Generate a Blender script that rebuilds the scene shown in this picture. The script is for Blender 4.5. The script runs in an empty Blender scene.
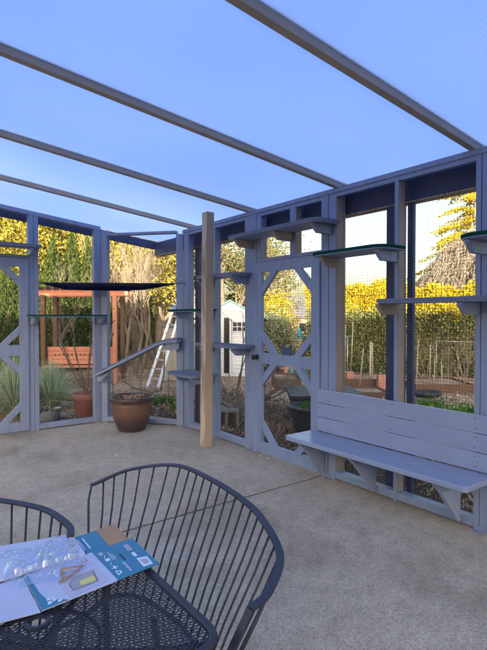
import bpy, math, random
import numpy as np
from mathutils import Vector, Matrix
R = math.radians
S = bpy.context.scene
COL = S.collection
random.seed(7)

# ------------------------------------------------------------------ camera
TH = R(37.2); EYE = 1.52; FPX = 488.0
ST, CT = math.sin(TH), math.cos(TH)
cd = bpy.data.cameras.new('camera'); cam = bpy.data.objects.new('camera', cd); COL.objects.link(cam)
cam.location = (0, 0, EYE)
cam.rotation_euler = (R(90 - 1.05), 0, -TH)
cd.sensor_fit = 'VERTICAL'; cd.sensor_height = 24; cd.lens = 24 * FPX / 650
cd.clip_start = 0.05; cd.clip_end = 2000
S.camera = cam
S.render.resolution_x = 767; S.render.resolution_y = 1024

# ------------------------------------------------------------------ sky, sun, exposure
SUN_AZ = 218.0; SUN_EL = 9.0           # compass style: clockwise from +Y
w = bpy.data.worlds.new('World'); S.world = w; w.use_nodes = True
nt = w.node_tree; nt.nodes.clear()
sky = nt.nodes.new('ShaderNodeTexSky'); sky.sky_type = 'NISHITA'; sky.sun_disc = False
sky.sun_elevation = R(SUN_EL); sky.sun_rotation = R(SUN_AZ)
sky.air_density = 1.0; sky.dust_density = 4.0; sky.ozone_density = 1.0
bg = nt.nodes.new('ShaderNodeBackground'); bg.inputs['Strength'].default_value = 0.15
wo = nt.nodes.new('ShaderNodeOutputWorld')
nt.links.new(sky.outputs[0], bg.inputs[0]); nt.links.new(bg.outputs[0], wo.inputs[0])
sl = bpy.data.lights.new('sun', 'SUN'); sl.energy = 4.2; sl.angle = R(0.5); sl.color = (1.0, 0.86, 0.60)
so = bpy.data.objects.new('sun', sl); COL.objects.link(so)
az, el = R(SUN_AZ), R(SUN_EL)
sunpos = Vector((math.sin(az) * math.cos(el), math.cos(az) * math.cos(el), math.sin(el)))
so.rotation_euler = (-sunpos).to_track_quat('-Z', 'Y').to_euler()
so.location = sunpos * 50
S.view_settings.view_transform = 'Standard'; S.view_settings.look = 'None'
S.view_settings.gamma = 1.0; S.view_settings.exposure = 2.25
S.render.engine = 'CYCLES'
S.cycles.max_bounces = 10; S.cycles.transparent_max_bounces = 24
S.cycles.diffuse_bounces = 5; S.cycles.transmission_bounces = 8

# ------------------------------------------------------------------ materials
def nmat(name):
    m = bpy.data.materials.new(name); m.use_nodes = True
    t = m.node_tree; t.nodes.clear()
    return m, t, t.nodes.new('ShaderNodeOutputMaterial')
def ramp(t, stops):
    r = t.nodes.new('ShaderNodeValToRGB'); e = r.color_ramp.elements
    e[0].position, e[0].color = stops[0][0], (*stops[0][1], 1)
    e[1].position, e[1].color = stops[-1][0], (*stops[-1][1], 1)
    for p, c in stops[1:-1]:
        x = e.new(p); x.color = (*c, 1)
    return r
def surf(name, stops, scale=8, stretch=(1, 1, 1), rough=0.6, metallic=0, bump=0.2, bscale=None, detail=6,
         spec=0.4, speck=None, bdist=0.004, wave=False):
    """noise-driven principled surface"""
    m, t, o = nmat(name); N = t.nodes; L = t.links
    tc = N.new('ShaderNodeTexCoord'); mp = N.new('ShaderNodeMapping'); mp.inputs['Scale'].default_value = stretch
    L.new(tc.outputs['Object'], mp.inputs[0])
    n = N.new('ShaderNodeTexNoise'); n.inputs['Scale'].default_value = scale; n.inputs['Detail'].default_value = detail
    n.inputs['Roughness'].default_value = 0.65
    L.new(mp.outputs[0], n.inputs[0])
    src = n.outputs[0]
    if wave:
        wv = N.new('ShaderNodeTexWave'); wv.inputs['Scale'].default_value = scale * 0.8
        wv.inputs['Distortion'].default_value = 6; wv.inputs['Detail'].default_value = 4; wv.bands_direction = 'X'
        L.new(mp.outputs[0], wv.inputs[0]); src = wv.outputs['Fac'] if 'Fac' in wv.outputs else wv.outputs[1]
    r = ramp(t, stops); L.new(src, r.inputs[0])
    colout = r.outputs[0]
    if speck:
        sc, col, thr, amt = speck
        v = N.new('ShaderNodeTexNoise'); v.inputs['Scale'].default_value = sc; v.inputs['Detail'].default_value = 3
        L.new(tc.outputs['Object'], v.inputs[0])
        rr = ramp(t, [(thr, (0, 0, 0)), (thr + 0.08, (amt, amt, amt))]); L.new(v.outputs[0], rr.inputs[0])
        mx = N.new('ShaderNodeMixRGB'); L.new(rr.outputs[0], mx.inputs[0]); L.new(colout, mx.inputs[1])
        mx.inputs[2].default_value = (*col, 1); colout = mx.outputs[0]
    b = N.new('ShaderNodeBsdfPrincipled'); L.new(colout, b.inputs['Base Color'])
    b.inputs['Roughness'].default_value = rough; b.inputs['Metallic'].default_value = metallic
    b.inputs['Specular IOR Level'].default_value = spec
    if bump:
        n2 = N.new('ShaderNodeTexNoise'); n2.inputs['Scale'].default_value = bscale or scale * 6; n2.inputs['Detail'].default_value = 4
        L.new(mp.outputs[0], n2.inputs[0])
        bp = N.new('ShaderNodeBump'); bp.inputs['Strength'].default_value = bump; bp.inputs['Distance'].default_value = bdist
        L.new(n2.outputs[0], bp.inputs['Height']); L.new(bp.outputs[0], b.inputs['Normal'])
    L.new(b.outputs[0], o.inputs[0])
    return m
def v3(c, k): return tuple(min(1, x * k) for x in c)
def flat(name, c, **kw):
    d = dict(scale=6, rough=0.5, bump=0.1); d.update(kw)
    return surf(name, [(0.3, v3(c, 0.9)), (0.7, v3(c, 1.08))], **d)
def leafmat(name, cols, trans=0.35):
    m, t, o = nmat(name); N = t.nodes; L = t.links
    g = N.new('ShaderNodeNewGeometry')
    st = [(i / (len(cols) - 1), c) for i, c in enumerate(cols)]
    r = ramp(t, st); L.new(g.outputs['Random Per Island'], r.inputs[0])
    d = N.new('ShaderNodeBsdfDiffuse'); tr = N.new('ShaderNodeBsdfTranslucent'); mx = N.new('ShaderNodeMixShader')
    mx.inputs[0].default_value = trans
    L.new(r.outputs[0], d.inputs[0]); L.new(r.outputs[0], tr.inputs[0])
    L.new(d.outputs[0], mx.inputs[1]); L.new(tr.outputs[0], mx.inputs[2]); L.new(mx.outputs[0], o.inputs[0])
    return m

PB = (0.215, 0.265, 0.40)
M = {}
M['paint'] = surf('lavender_blue_paint', [(0.25, v3(PB, 0.80)), (0.5, PB), (0.78, v3(PB, 1.12))], scale=5, stretch=(2.5, 2.5, 0.3),
                  rough=0.45, bump=0.5, bscale=45, bdist=0.002, speck=(38, v3(PB, 0.55), 0.66, 0.5))
M['paint_d'] = surf('navy_beam_paint', [(0.3, (0.040, 0.052, 0.125)), (0.7, (0.065, 0.078, 0.155))], scale=5, rough=0.5, bump=0.2, bscale=50, bdist=0.0015)
M['paint_b'] = surf('bench_paint', [(0.3, (0.23, 0.28, 0.42)), (0.7, (0.27, 0.325, 0.475))], scale=4, stretch=(3, 0.5, 3),
                    rough=0.3, bump=0.25, bscale=40, bdist=0.0015)
M['concrete'] = None
M['warm_side'] = flat('warm_lit_beige', (0.33, 0.27, 0.235), rough=0.7)  # beige puts the warm light on side faces into the colour
M['wood'] = surf('raw_lumber', [(0.1, (0.30, 0.215, 0.14)), (0.5, (0.43, 0.325, 0.225)), (0.9, (0.54, 0.43, 0.315))], scale=9, stretch=(5, 5, 0.35),
                 rough=0.75, bump=0.3, bscale=30, bdist=0.002, wave=True)
M['carpet'] = surf('grey_carpet', [(0.3, (0.11, 0.125, 0.18)), (0.7, (0.25, 0.28, 0.37))], scale=160, rough=1.0, bump=1.0, bscale=260, bdist=0.006, spec=0.1)
M['green'] = surf('green_turf_carpet', [(0.3, (0.004, 0.035, 0.032)), (0.7, (0.012, 0.085, 0.065))], scale=160, rough=1.0, bump=1.0, bscale=260, bdist=0.006, spec=0.1)
M['alu'] = flat('rafter_metal', (0.36, 0.31, 0.275), rough=0.5, metallic=0.0, bump=0.05)
M['alu_l'] = flat('bright_aluminium', (0.55, 0.57, 0.60), rough=0.35, metallic=0.7, bump=0.05)
M['wire'] = flat('black_wire', (0.025, 0.025, 0.035), rough=0.5, bump=0)
M['iron'] = flat('dark_blue_black_iron', (0.024, 0.027, 0.045), rough=0.42, bump=0.15, bscale=200, bdist=0.0005)
M['black'] = flat('black_plastic', (0.015, 0.015, 0.018), rough=0.4, bump=0.05)
M['dgrey'] = flat('dark_grey_plastic', (0.035, 0.036, 0.045), rough=0.55, bump=0.1)
M['soil'] = surf('garden_soil', [(0.25, (0.17, 0.12, 0.09)), (0.5, (0.38, 0.28, 0.21)), (0.75, (0.56, 0.44, 0.34))], scale=2.2, rough=1, bump=1.0, bscale=25,
                 bdist=0.03, detail=10, speck=(14, (0.09, 0.06, 0.045), 0.56, 0.8), spec=0.1)
M['darksoil'] = surf('dark_bed_soil', [(0.3, (0.05, 0.036, 0.03)), (0.7, (0.17, 0.125, 0.105))], scale=14, rough=1, bump=1, bscale=40, bdist=0.03, spec=0.1)
M['terra'] = flat('terracotta', (0.33, 0.14, 0.115), rough=0.8)
M['cedar'] = flat('red_stained_cedar', (0.47, 0.19, 0.125), rough=0.65, scale=10)
M['cedar_d'] = flat('dark_brown_wood', (0.11, 0.065, 0.045), rough=0.8, scale=10)
M['bark'] = surf('bark', [(0.3, (0.09, 0.065, 0.05)), (0.7, (0.22, 0.17, 0.13))], scale=12, stretch=(1, 1, 0.2), rough=0.95, bump=0.8, bscale=30, bdist=0.02)
M['twig'] = surf('pale_twigs', [(0.3, (0.13, 0.105, 0.085)), (0.7, (0.27, 0.225, 0.18))], scale=8, rough=0.9, bump=0)
M['yellow'] = leafmat('yellow_leaves', [(0.10, 0.09, 0.03), (0.30, 0.28, 0.05), (0.44, 0.37, 0.06), (0.50, 0.41, 0.09), (0.20, 0.22, 0.06), (0.12, 0.14, 0.04)])
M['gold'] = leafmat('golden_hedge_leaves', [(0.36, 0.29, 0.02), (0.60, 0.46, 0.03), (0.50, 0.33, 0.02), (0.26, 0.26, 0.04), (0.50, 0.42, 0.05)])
M['olive'] = leafmat('olive_leaves', [(0.08, 0.08, 0.03), (0.20, 0.18, 0.05), (0.40, 0.33, 0.07), (0.14, 0.16, 0.05), (0.07, 0.09, 0.03)])
M['evergreen'] = leafmat('evergreen_leaves', [(0.025, 0.05, 0.018), (0.06, 0.095, 0.03), (0.10, 0.13, 0.04), (0.035, 0.055, 0.02)], 0.25)
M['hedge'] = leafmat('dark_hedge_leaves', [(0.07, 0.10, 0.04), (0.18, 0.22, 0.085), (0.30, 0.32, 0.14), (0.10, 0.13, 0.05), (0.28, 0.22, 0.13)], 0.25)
M['silver'] = leafmat('silver_green_leaves', [(0.18, 0.22, 0.14), (0.34, 0.38, 0.27), (0.24, 0.27, 0.16)], 0.25)
M['autumn'] = leafmat('autumn_leaves', [(0.08, 0.10, 0.04), (0.22, 0.20, 0.07), (0.32, 0.25, 0.09), (0.12, 0.15, 0.06), (0.16, 0.19, 0.09)])
M['brownleaf'] = leafmat('dry_leaves', [(0.12, 0.075, 0.05), (0.36, 0.25, 0.17), (0.56, 0.42, 0.31), (0.22, 0.15, 0.11)], 0.1)
M['gtwig'] = leafmat('grey_brown_twigs', [(0.11, 0.095, 0.085), (0.27, 0.24, 0.22), (0.18, 0.155, 0.14)], 0.05)
M['blade'] = leafmat('variegated_blades', [(0.24, 0.33, 0.15), (0.58, 0.64, 0.42), (0.85, 0.84, 0.66), (0.40, 0.48, 0.25)], 0.4)
M['sprout'] = leafmat('fresh_green_leaves', [(0.04, 0.14, 0.02), (0.10, 0.24, 0.04), (0.07, 0.18, 0.03)], 0.3)
M['grass'] = surf('lawn', [(0.3, (0.05, 0.09, 0.02)), (0.7, (0.11, 0.17, 0.04))], scale=6, rough=1, bump=1, bscale=80, bdist=0.03, spec=0.1)
M['white'] = flat('white_paint', (0.72, 0.76, 0.84), rough=0.6)
M['greentrim'] = flat('green_roof_trim', (0.07, 0.20, 0.17), rough=0.6)
M['tan'] = flat('tan_siding', (0.40, 0.30, 0.22), rough=0.8)
M['beige'] = flat('beige_boards', (0.34, 0.31, 0.27), rough=0.8, stretch=(6, 6, 0.5))
M['roofing'] = flat('grey_shingles', (0.14, 0.14, 0.16), rough=0.9, scale=30)
M['glassd'] = flat('dark_window', (0.05, 0.06, 0.08), rough=0.08, bump=0)
M['blue'] = flat('bright_blue_plastic', (0.02, 0.15, 0.60), rough=0.4)
M['cyan'] = flat('cyan_plastic', (0.05, 0.42, 0.62), rough=0.4)
M['teal'] = flat('teal_hose', (0.03, 0.36, 0.30), rough=0.4)
M['block'] = flat('grey_block', (0.20, 0.18, 0.165), rough=0.95, bump=0.8, scale=20)
M['pink'] = flat('pink_block', (0.42, 0.20, 0.16), rough=0.9)
M['stone'] = flat('stone', (0.22, 0.21, 0.20), rough=0.9, bump=0.8, bdist=0.01)
M['bamboo'] = flat('weathered_cane', (0.36, 0.32, 0.26), rough=0.7)
M['card'] = flat('brown_cardboard', (0.34, 0.22, 0.14), rough=0.85)
M['cwhite'] = flat('white_print_board', (0.42, 0.48, 0.68), rough=0.5, bump=0.1, bscale=30, scale=3)
M['cteal'] = flat('teal_blue_print', (0.035, 0.19, 0.33), rough=0.45)
M['ink'] = flat('white_ink', (0.60, 0.68, 0.80), rough=0.5, bump=0)
M['inkg'] = flat('grey_ink', (0.30, 0.31, 0.36), rough=0.5, bump=0)
M['inkb'] = flat('lilac_ink', (0.40, 0.42, 0.56), rough=0.5, bump=0)
M['inkr'] = flat('maroon_ink', (0.16, 0.08, 0.10), rough=0.5, bump=0)
M['inky'] = flat('yellow_ink', (0.55, 0.55, 0.18), rough=0.5, bump=0)
M['siding'] = flat('shade_house_siding', (0.36, 0.36, 0.38), rough=0.8)
def concrete():
    m, t, o = nmat('broom_finished_concrete'); N = t.nodes; L = t.links
    tc = N.new('ShaderNodeTexCoord')
    def noise(sc, det, stops, rgh=0.6):
        n = N.new('ShaderNodeTexNoise'); n.inputs['Scale'].default_value = sc; n.inputs['Detail'].default_value = det; n.inputs['Roughness'].default_value = rgh
        L.new(tc.outputs['Object'], n.inputs[0]); r = ramp(t, stops); L.new(n.outputs[0], r.inputs[0]); return r.outputs[0], n.outputs[0]
    def mul(a, b):
        x = N.new('ShaderNodeMixRGB'); x.blend_type = 'MULTIPLY'; x.inputs[0].default_value = 1; L.new(a, x.inputs[1]); L.new(b, x.inputs[2]); return x.outputs[0]
    a, _ = noise(1.1, 6, [(0.3, (0.37, 0.315, 0.25)), (0.5, (0.435, 0.37, 0.295)), (0.7, (0.49, 0.42, 0.34))])
    b, _ = noise(9, 8, [(0.35, (0.80, 0.80, 0.80)), (0.65, (1.06, 1.06, 1.06))], 0.7)
    c, cn = noise(150, 2, [(0.36, (0.58, 0.57, 0.55)), (0.50, (1.0, 1.0, 1.0)), (0.66, (1.35, 1.32, 1.28))], 0.5)
    e, _ = noise(42, 4, [(0.38, (0.84, 0.83, 0.82)), (0.55, (1.05, 1.05, 1.05))], 0.7)
    d, _ = noise(0.55, 8, [(0.38, (0.84, 0.82, 0.80)), (0.46, (1, 1, 1))], 0.65)
    col = mul(mul(mul(mul(a, b), c), d), e)
    p = N.new('ShaderNodeBsdfPrincipled'); L.new(col, p.inputs['Base Color']); p.inputs['Roughness'].default_value = 0.85; p.inputs['Specular IOR Level'].default_value = 0.3
    bp = N.new('ShaderNodeBump'); bp.inputs['Strength'].default_value = 0.5; bp.inputs['Distance'].default_value = 0.0015; L.new(cn, bp.inputs['Height']); L.new(bp.outputs[0], p.inputs['Normal'])
    L.new(p.outputs[0], o.inputs[0]); return m
M['concrete'] = concrete()
# glazed pot: glossy brown to dark band with height
def glaze():
    m, t, o = nmat('glazed_stoneware'); N = t.nodes; L = t.links
    tc = N.new('ShaderNodeTexCoord'); sp = N.new('ShaderNodeSeparateXYZ'); L.new(tc.outputs['Object'], sp.inputs[0])
    n = N.new('ShaderNodeTexNoise'); n.inputs['Scale'].default_value = 9; n.inputs['Detail'].default_value = 6; L.new(tc.outputs['Object'], n.inputs[0])
    a = N.new('ShaderNodeMath'); a.operation = 'MULTIPLY_ADD'; a.inputs[1].default_value = 0.14; L.new(n.outputs[0], a.inputs[0]); L.new(sp.outputs[2], a.inputs[2])
    r = ramp(t, [(0.0, (0.05, 0.038, 0.045)), (0.20, (0.06, 0.042, 0.042)), (0.34, (0.15, 0.082, 0.055)), (0.44, (0.12, 0.066, 0.045)), (0.50, (0.05, 0.035, 0.032))])
    L.new(a.outputs[0], r.inputs[0])
    b = N.new('ShaderNodeBsdfPrincipled'); L.new(r.outputs[0], b.inputs['Base Color']); b.inputs['Roughness'].default_value = 0.32
    L.new(b.outputs[0], o.inputs[0]); return m
M['glaze'] = glaze()
def polycarb():
    m, t, o = nmat('twinwall_polycarbonate'); N = t.nodes; L = t.links
    tc = N.new('ShaderNodeTexCoord'); sp = N.new('ShaderNodeSeparateXYZ'); L.new(tc.outputs['Object'], sp.inputs[0])
    a = N.new('ShaderNodeMath'); a.operation = 'MULTIPLY'; a.inputs[1].default_value = 2 * math.pi / 0.022; L.new(sp.outputs[1], a.inputs[0])
    s = N.new('ShaderNodeMath'); s.operation = 'SINE'; L.new(a.outputs[0], s.inputs[0])
    r = ramp(t, [(0.0, (0.76, 0.76, 0.76)), (0.7, (0.82, 0.82, 0.82)), (1.0, (0.98, 0.98, 0.98))])
    s2 = N.new('ShaderNodeMath'); s2.operation = 'MULTIPLY_ADD'; s2.inputs[1].default_value = 0.5; s2.inputs[2].default_value = 0.5
    L.new(s.outputs[0], s2.inputs[0]); L.new(s2.outputs[0], r.inputs[0])
    n = N.new('ShaderNodeTexNoise'); n.inputs['Scale'].default_value = 0.7; n.inputs['Detail'].default_value = 2; L.new(tc.outputs['Object'], n.inputs[0])
    r2 = ramp(t, [(0.3, (0.485, 0.605, 0.88)), (0.7, (0.53, 0.645, 0.91))]); L.new(n.outputs[0], r2.inputs[0])
    tp = N.new('ShaderNodeBsdfTransparent'); L.new(r2.outputs[0], tp.inputs[0])
    tl = N.new('ShaderNodeBsdfTranslucent'); L.new(r2.outputs[0], tl.inputs[0])
    mx = N.new('ShaderNodeMixShader'); L.new(r.outputs[0], mx.inputs[0]); L.new(tp.outputs[0], mx.inputs[1]); L.new(tl.outputs[0], mx.inputs[2])
    L.new(mx.outputs[0], o.inputs[0]); return m
M['poly'] = polycarb()
def net():
    m, t, o = nmat('navy_netting'); N = t.nodes; L = t.links
    d = N.new('ShaderNodeBsdfDiffuse'); d.inputs[0].default_value = (0.012, 0.016, 0.055, 1)
    tp = N.new('ShaderNodeBsdfTransparent'); mx = N.new('ShaderNodeMixShader'); mx.inputs[0].default_value = 0.78
    L.new(tp.outputs[0], mx.inputs[1]); L.new(d.outputs[0], mx.inputs[2]); L.new(mx.outputs[0], o.inputs[0]); return m
M['net'] = net()
def plastic():
    m, t, o = nmat('clear_crumpled_plastic'); N = t.nodes; L = t.links
    g = N.new('ShaderNodeBsdfGlossy'); g.inputs['Roughness'].default_value = 0.16; g.inputs[0].default_value = (0.95, 0.95, 0.95, 1)
    tp = N.new('ShaderNodeBsdfTransparent'); tp.inputs[0].default_value = (0.97, 0.975, 0.98, 1)
    lw = N.new('ShaderNodeLayerWeight'); lw.inputs['Blend'].default_value = 0.25
    ad = N.new('ShaderNodeMath'); ad.operation = 'MULTIPLY_ADD'; ad.inputs[1].default_value = 0.75; ad.inputs[2].default_value = 0.16; L.new(lw.outputs['Facing'], ad.inputs[0])
    mx = N.new('ShaderNodeMixShader'); L.new(ad.outputs[0], mx.inputs[0]); L.new(tp.outputs[0], mx.inputs[1]); L.new(g.outputs[0], mx.inputs[2])
    L.new(mx.outputs[0], o.inputs[0]); return m
M['plastic'] = plastic()

# ------------------------------------------------------------------ mesh helpers
ORG = {}
def root(name, loc, label, cat, group=None):
    o = bpy.data.objects.new(name, None); COL.objects.link(o); o.location = loc; o.empty_display_size = 0.1
    ORG[o] = Vector(loc); tag(o, label, cat, group); return o
def tag(o, label=None, cat=None, group=None, kind=None):
    if label: o['label'] = label
    if cat: o['category'] = cat
    if group: o['group'] = group
    if kind: o['kind'] = kind
    return o
class MB:
    def __init__(s): s.v = []; s.f = []; s.sm = []
    def add(s, vs, fs, smooth=False):
        b = len(s.v); s.v += [tuple(p) for p in vs]
        for f in fs: s.f.append(tuple(i + b for i in f)); s.sm.append(smooth)
        return s
    def box(s, a, b):
        x0, x1 = sorted((a[0], b[0])); y0, y1 = sorted((a[1], b[1])); z0, z1 = sorted((a[2], b[2]))
        return s.add([(x0, y0, z0), (x1, y0, z0), (x1, y1, z0), (x0, y1, z0), (x0, y0, z1), (x1, y0, z1), (x1, y1, z1), (x0, y1, z1)],
                     [(0, 3, 2, 1), (4, 5, 6, 7), (0, 1, 5, 4), (1, 2, 6, 5), (2, 3, 7, 6), (3, 0, 4, 7)])
    def obox(s, p, q, w, d, side):
        """board from p to q; w along 'side', d along the third axis"""
        p, q = Vector(p), Vector(q); ax = (q - p).normalized(); u = Vector(side); u = (u - ax * u.dot(ax)).normalized(); n = ax.cross(u)
        vs = []
        for e in (p, q):
            for a, b in ((-1, -1), (1, -1), (1, 1), (-1, 1)): vs.append(e + u * (a * w / 2) + n * (b * d / 2))
        return s.add(vs, [(0, 3, 2, 1), (4, 5, 6, 7), (0, 1, 5, 4), (1, 2, 6, 5), (2, 3, 7, 6), (3, 0, 4, 7)])
    def prism(s, poly, n):
        """extrude 3-D polygon along vector n"""
        n = Vector(n); k = len(poly); vs = [Vector(p) for p in poly] + [Vector(p) + n for p in poly]
        nv = Vector((0, 0, 0))
        for i in range(k): nv += vs[i].cross(vs[(i + 1) % k])
        fs = [tuple(range(k)), tuple(range(2 * k - 1, k - 1, -1))] + [(i, i + k, (i + 1) % k + k, (i + 1) % k) for i in range(k)]
        if nv.dot(n) > 0: fs = [tuple(reversed(f)) for f in fs]
        return s.add(vs, fs)
    def tube(s, pts, r, n=8, closed=False, cap=True):
        pts = [Vector(p) for p in pts]; k = len(pts)
        rr = r if isinstance(r, (list, tuple)) else [r] * k
        vs = []; u = None
        for i, p in enumerate(pts):
            if closed: t = pts[(i + 1) % k] - pts[i - 1]
            else: t = pts[min(i + 1, k - 1)] - pts[max(i - 1, 0)]
            if t.length < 1e-9: t = Vector((0, 0, 1))
            t.normalize()
            if u is None: u = t.orthogonal()
            u = (u - t * u.dot(t))
            if u.length < 1e-6: u = t.orthogonal()
            u.normalize(); v = t.cross(u)
            for j in range(n):
                a = 2 * math.pi * j / n; vs.append(p + (u * math.cos(a) + v * math.sin(a)) * rr[i])
        fs = []
        for i in range(k if closed else k - 1):
            i2 = (i + 1) % k
            for j in range(n): fs.append((i * n + j, i * n + (j + 1) % n, i2 * n + (j + 1) % n, i2 * n + j))
        if cap and not closed: fs += [tuple(reversed(range(n))), tuple(range((k - 1) * n, k * n))]
        return s.add(vs, fs, n > 4)
    def sweep(s, pts, w, d, up=(0, 0, 1), closed=False):
        """rectangular section w (horizontal, across) x d (along up) swept through pts"""
        pts = [Vector(p) for p in pts]; k = len(pts); up = Vector(up); vs = []
        for i, p in enumerate(pts):
            t = (pts[(i + 1) % k] - pts[i - 1]) if closed else (pts[min(i + 1, k - 1)] - pts[max(i - 1, 0)])
            t.normalize(); a = t.cross(up).normalized(); b = a.cross(t).normalized()
            for x, y in ((-1, -1), (1, -1), (1, 1), (-1, 1)): vs.append(p + a * (x * w / 2) + b * (y * d / 2))
        fs = []
        for i in range(k if closed else k - 1):
            i2 = (i + 1) % k
            for j in range(4): fs.append((i * 4 + j, i * 4 + (j + 1) % 4, i2 * 4 + (j + 1) % 4, i2 * 4 + j))
        if not closed: fs += [(3, 2, 1, 0), tuple(range((k - 1) * 4, k * 4))]
        return s.add(vs, fs)
    def lathe(s, prof, c, n=32):
        c = Vector(c); vs = []
        for r, z in prof:
            for j in range(n):
                a = 2 * math.pi * j / n; vs.append((c.x + r * math.cos(a), c.y + r * math.sin(a), c.z + z))
        fs = []
        for i in range(len(prof) - 1):
            for j in range(n): fs.append((i * n + j, i * n + (j + 1) % n, (i + 1) * n + (j + 1) % n, (i + 1) * n + j))
        return s.add(vs, fs, True)
    def build(s, name, mat, parent=None, bevel=0, org=None):
        o0 = ORG.get(parent) if parent is not None else None
        if o0 is None: o0 = Vector(org) if org is not None else Vector((0, 0, 0))
        me = bpy.data.meshes.new(name)
        me.from_pydata([(a - o0.x, b - o0.y, c - o0.z) for a, b, c in s.v], [], s.f)
        me.polygons.foreach_set('use_smooth', s.sm); me.materials.append(M[mat]); me.update()
        o = bpy.data.objects.new(name, me); COL.objects.link(o)
        if parent is not None: o.parent = parent
        else: o.location = o0
        ORG[o] = o0
        if bevel:
            b = o.modifiers.new('bevel', 'BEVEL'); b.width = bevel; b.segments = 2; b.limit_method = 'ANGLE'; b.angle_limit = R(40)
        return o
def leafmesh(name, mat, P, size, parent=None, org=(0, 0, 0), aspect=0.6, droop=None, rng=None, szvar=0.4):
    """one rhombus per point, random orientation"""
    rng = rng or np.random.default_rng(1); P = np.asarray(P, float); n = len(P)
    if parent is not None: org = tuple(ORG[parent])
    d = rng.normal(size=(n, 3)); 
    if droop is not None: d = d * droop[0] + np.array(droop[1])
    d /= np.linalg.norm(d, axis=1)[:, None]
    e = rng.normal(size=(n, 3)); e -= d * (e * d).sum(1)[:, None]; e /= np.linalg.norm(e, axis=1)[:, None]
    s = (size * (1 + szvar * rng.uniform(-1, 1, n)))[:, None]
    V = np.empty((n, 4, 3)); V[:, 0] = P - d * s; V[:, 1] = P + e * s * aspect; V[:, 2] = P + d * s; V[:, 3] = P - e * s * aspect
    V = (V - np.array(org)).reshape(-1, 3)
    me = bpy.data.meshes.new(name); me.vertices.add(4 * n); me.loops.add(4 * n); me.polygons.add(n)
    me.vertices.foreach_set('co', V.ravel()); me.loops.foreach_set('vertex_index', np.arange(4 * n, dtype=np.int32))
    me.polygons.foreach_set('loop_start', np.arange(0, 4 * n, 4, dtype=np.int32))
    me.update(calc_edges=True); me.validate(); me.materials.append(M[mat])
    o = bpy.data.objects.new(name, me); COL.objects.link(o)
    if parent is not None: o.parent = parent
    else: o.location = org
    ORG[o] = Vector(org)
    return o
def at(px, d, z=0.0):
    """point seen in column px of the photograph at depth d"""
    l = (px - 243) / FPX * d
    return Vector((d * ST + l * CT, d * CT - l * ST, z))
def zat(py, d): return EYE + (316 - py) / FPX * d
GZ = -0.09                                   # garden level

# ------------------------------------------------------------------ ground
g = MB()
n = 60
xs = [-300 + 600 * i / n for i in range(n + 1)]
vs = [(x, y, GZ) for y in xs for x in xs]
g.add(vs, [(j * (n + 1) + i, j * (n + 1) + i + 1, (j + 1) * (n + 1) + i + 1, (j + 1) * (n + 1) + i) for j in range(n) for i in range(n)])
tag(g.build('garden_ground', 'soil'), kind='structure')
SL = 0.02 * 0
pa = MB()
XL, XR = -1.6, 3.56
def slab(poly):
    pa.prism([(x, y, -0.12) for x, y in poly], (0, 0, 0.12))
slab([(XL, -4), (XR, -4), (XR, 3.225), (XL, 3.225)])
slab([(XL, 3.251), (XR, 3.251), (XR, 5.93), (2.68, 6.93), (XL, 6.93)])
tag(pa.build('patio_slab', 'concrete', bevel=0.004), kind='structure')
jt = MB(); jt.box((XL + 0.001, 3.229, -0.119), (XR - 0.01, 3.247, -0.005)); tag(jt.build('slab_joint', 'black'), kind='structure')
lw = MB(); c = at(292, 26); lw.prism([(c.x - 9, c.y - 5, GZ + 0.004), (c.x + 6, c.y - 9, GZ + 0.004), (c.x + 12, c.y + 3, GZ + 0.004), (c.x - 4, c.y + 9, GZ + 0.004)], (0, 0, 0.02))
tag(lw.build('lawn', 'grass'), kind='structure')

# ------------------------------------------------------------------ unseen house added behind the camera to block the low sun
hx = Vector((math.sin(az), math.cos(az), 0)); hy = Vector((-hx.y, hx.x, 0))     # hx points towards the sun
hc = hx * 11.5
hs = root('house', (hc.x, hc.y, GZ), 'long unseen house added behind the camera to shade the patio', 'house')
def HP(a, b, z): p = hc + hy * a + hx * b; return Vector((p.x, p.y, z))
HW0, HW1, HE, HR = -11.0, 9.0, 4.6, 6.0
b = MB(); b.prism([HP(HW0, 0, GZ), HP(HW1, 0, GZ), HP(HW1, 7, GZ), HP(HW0, 7, GZ)], (0, 0, HE - GZ)); b.build('wall', 'siding', hs)
b = MB(); b.prism([HP(HW0 - .3, -.4, HE + .002), HP(HW0 - .3, 3.0, HR), HP(HW0 - .3, 7.4, HE + .002)], hy * (HW1 - HW0 + .6)); b.build('roof', 'roofing', hs)
for a0 in (-8, -4.5, 0.5, 5):
    b = MB(); b.prism([HP(a0, -.03, 0.9), HP(a0 + 1.5, -.03, 0.9), HP(a0 + 1.5, -.03, 2.2), HP(a0, -.03, 2.2)], hx * .04); wn = b.build('window', 'white', hs)
    b = MB(); b.prism([HP(a0 + .07, -.045, 0.97), HP(a0 + 1.43, -.045, 0.97), HP(a0 + 1.43, -.045, 2.13), HP(a0 + .07, -.045, 2.13)], hx * .02); b.build('pane', 'glassd', wn)
b = MB(); b.prism([HP(-1.5, -.03, 0.02), HP(-.5, -.03, 0.02), HP(-.5, -.03, 2.1), HP(-1.5, -.03, 2.1)], hx * .04); b.build('door', 'white', hs)

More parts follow.
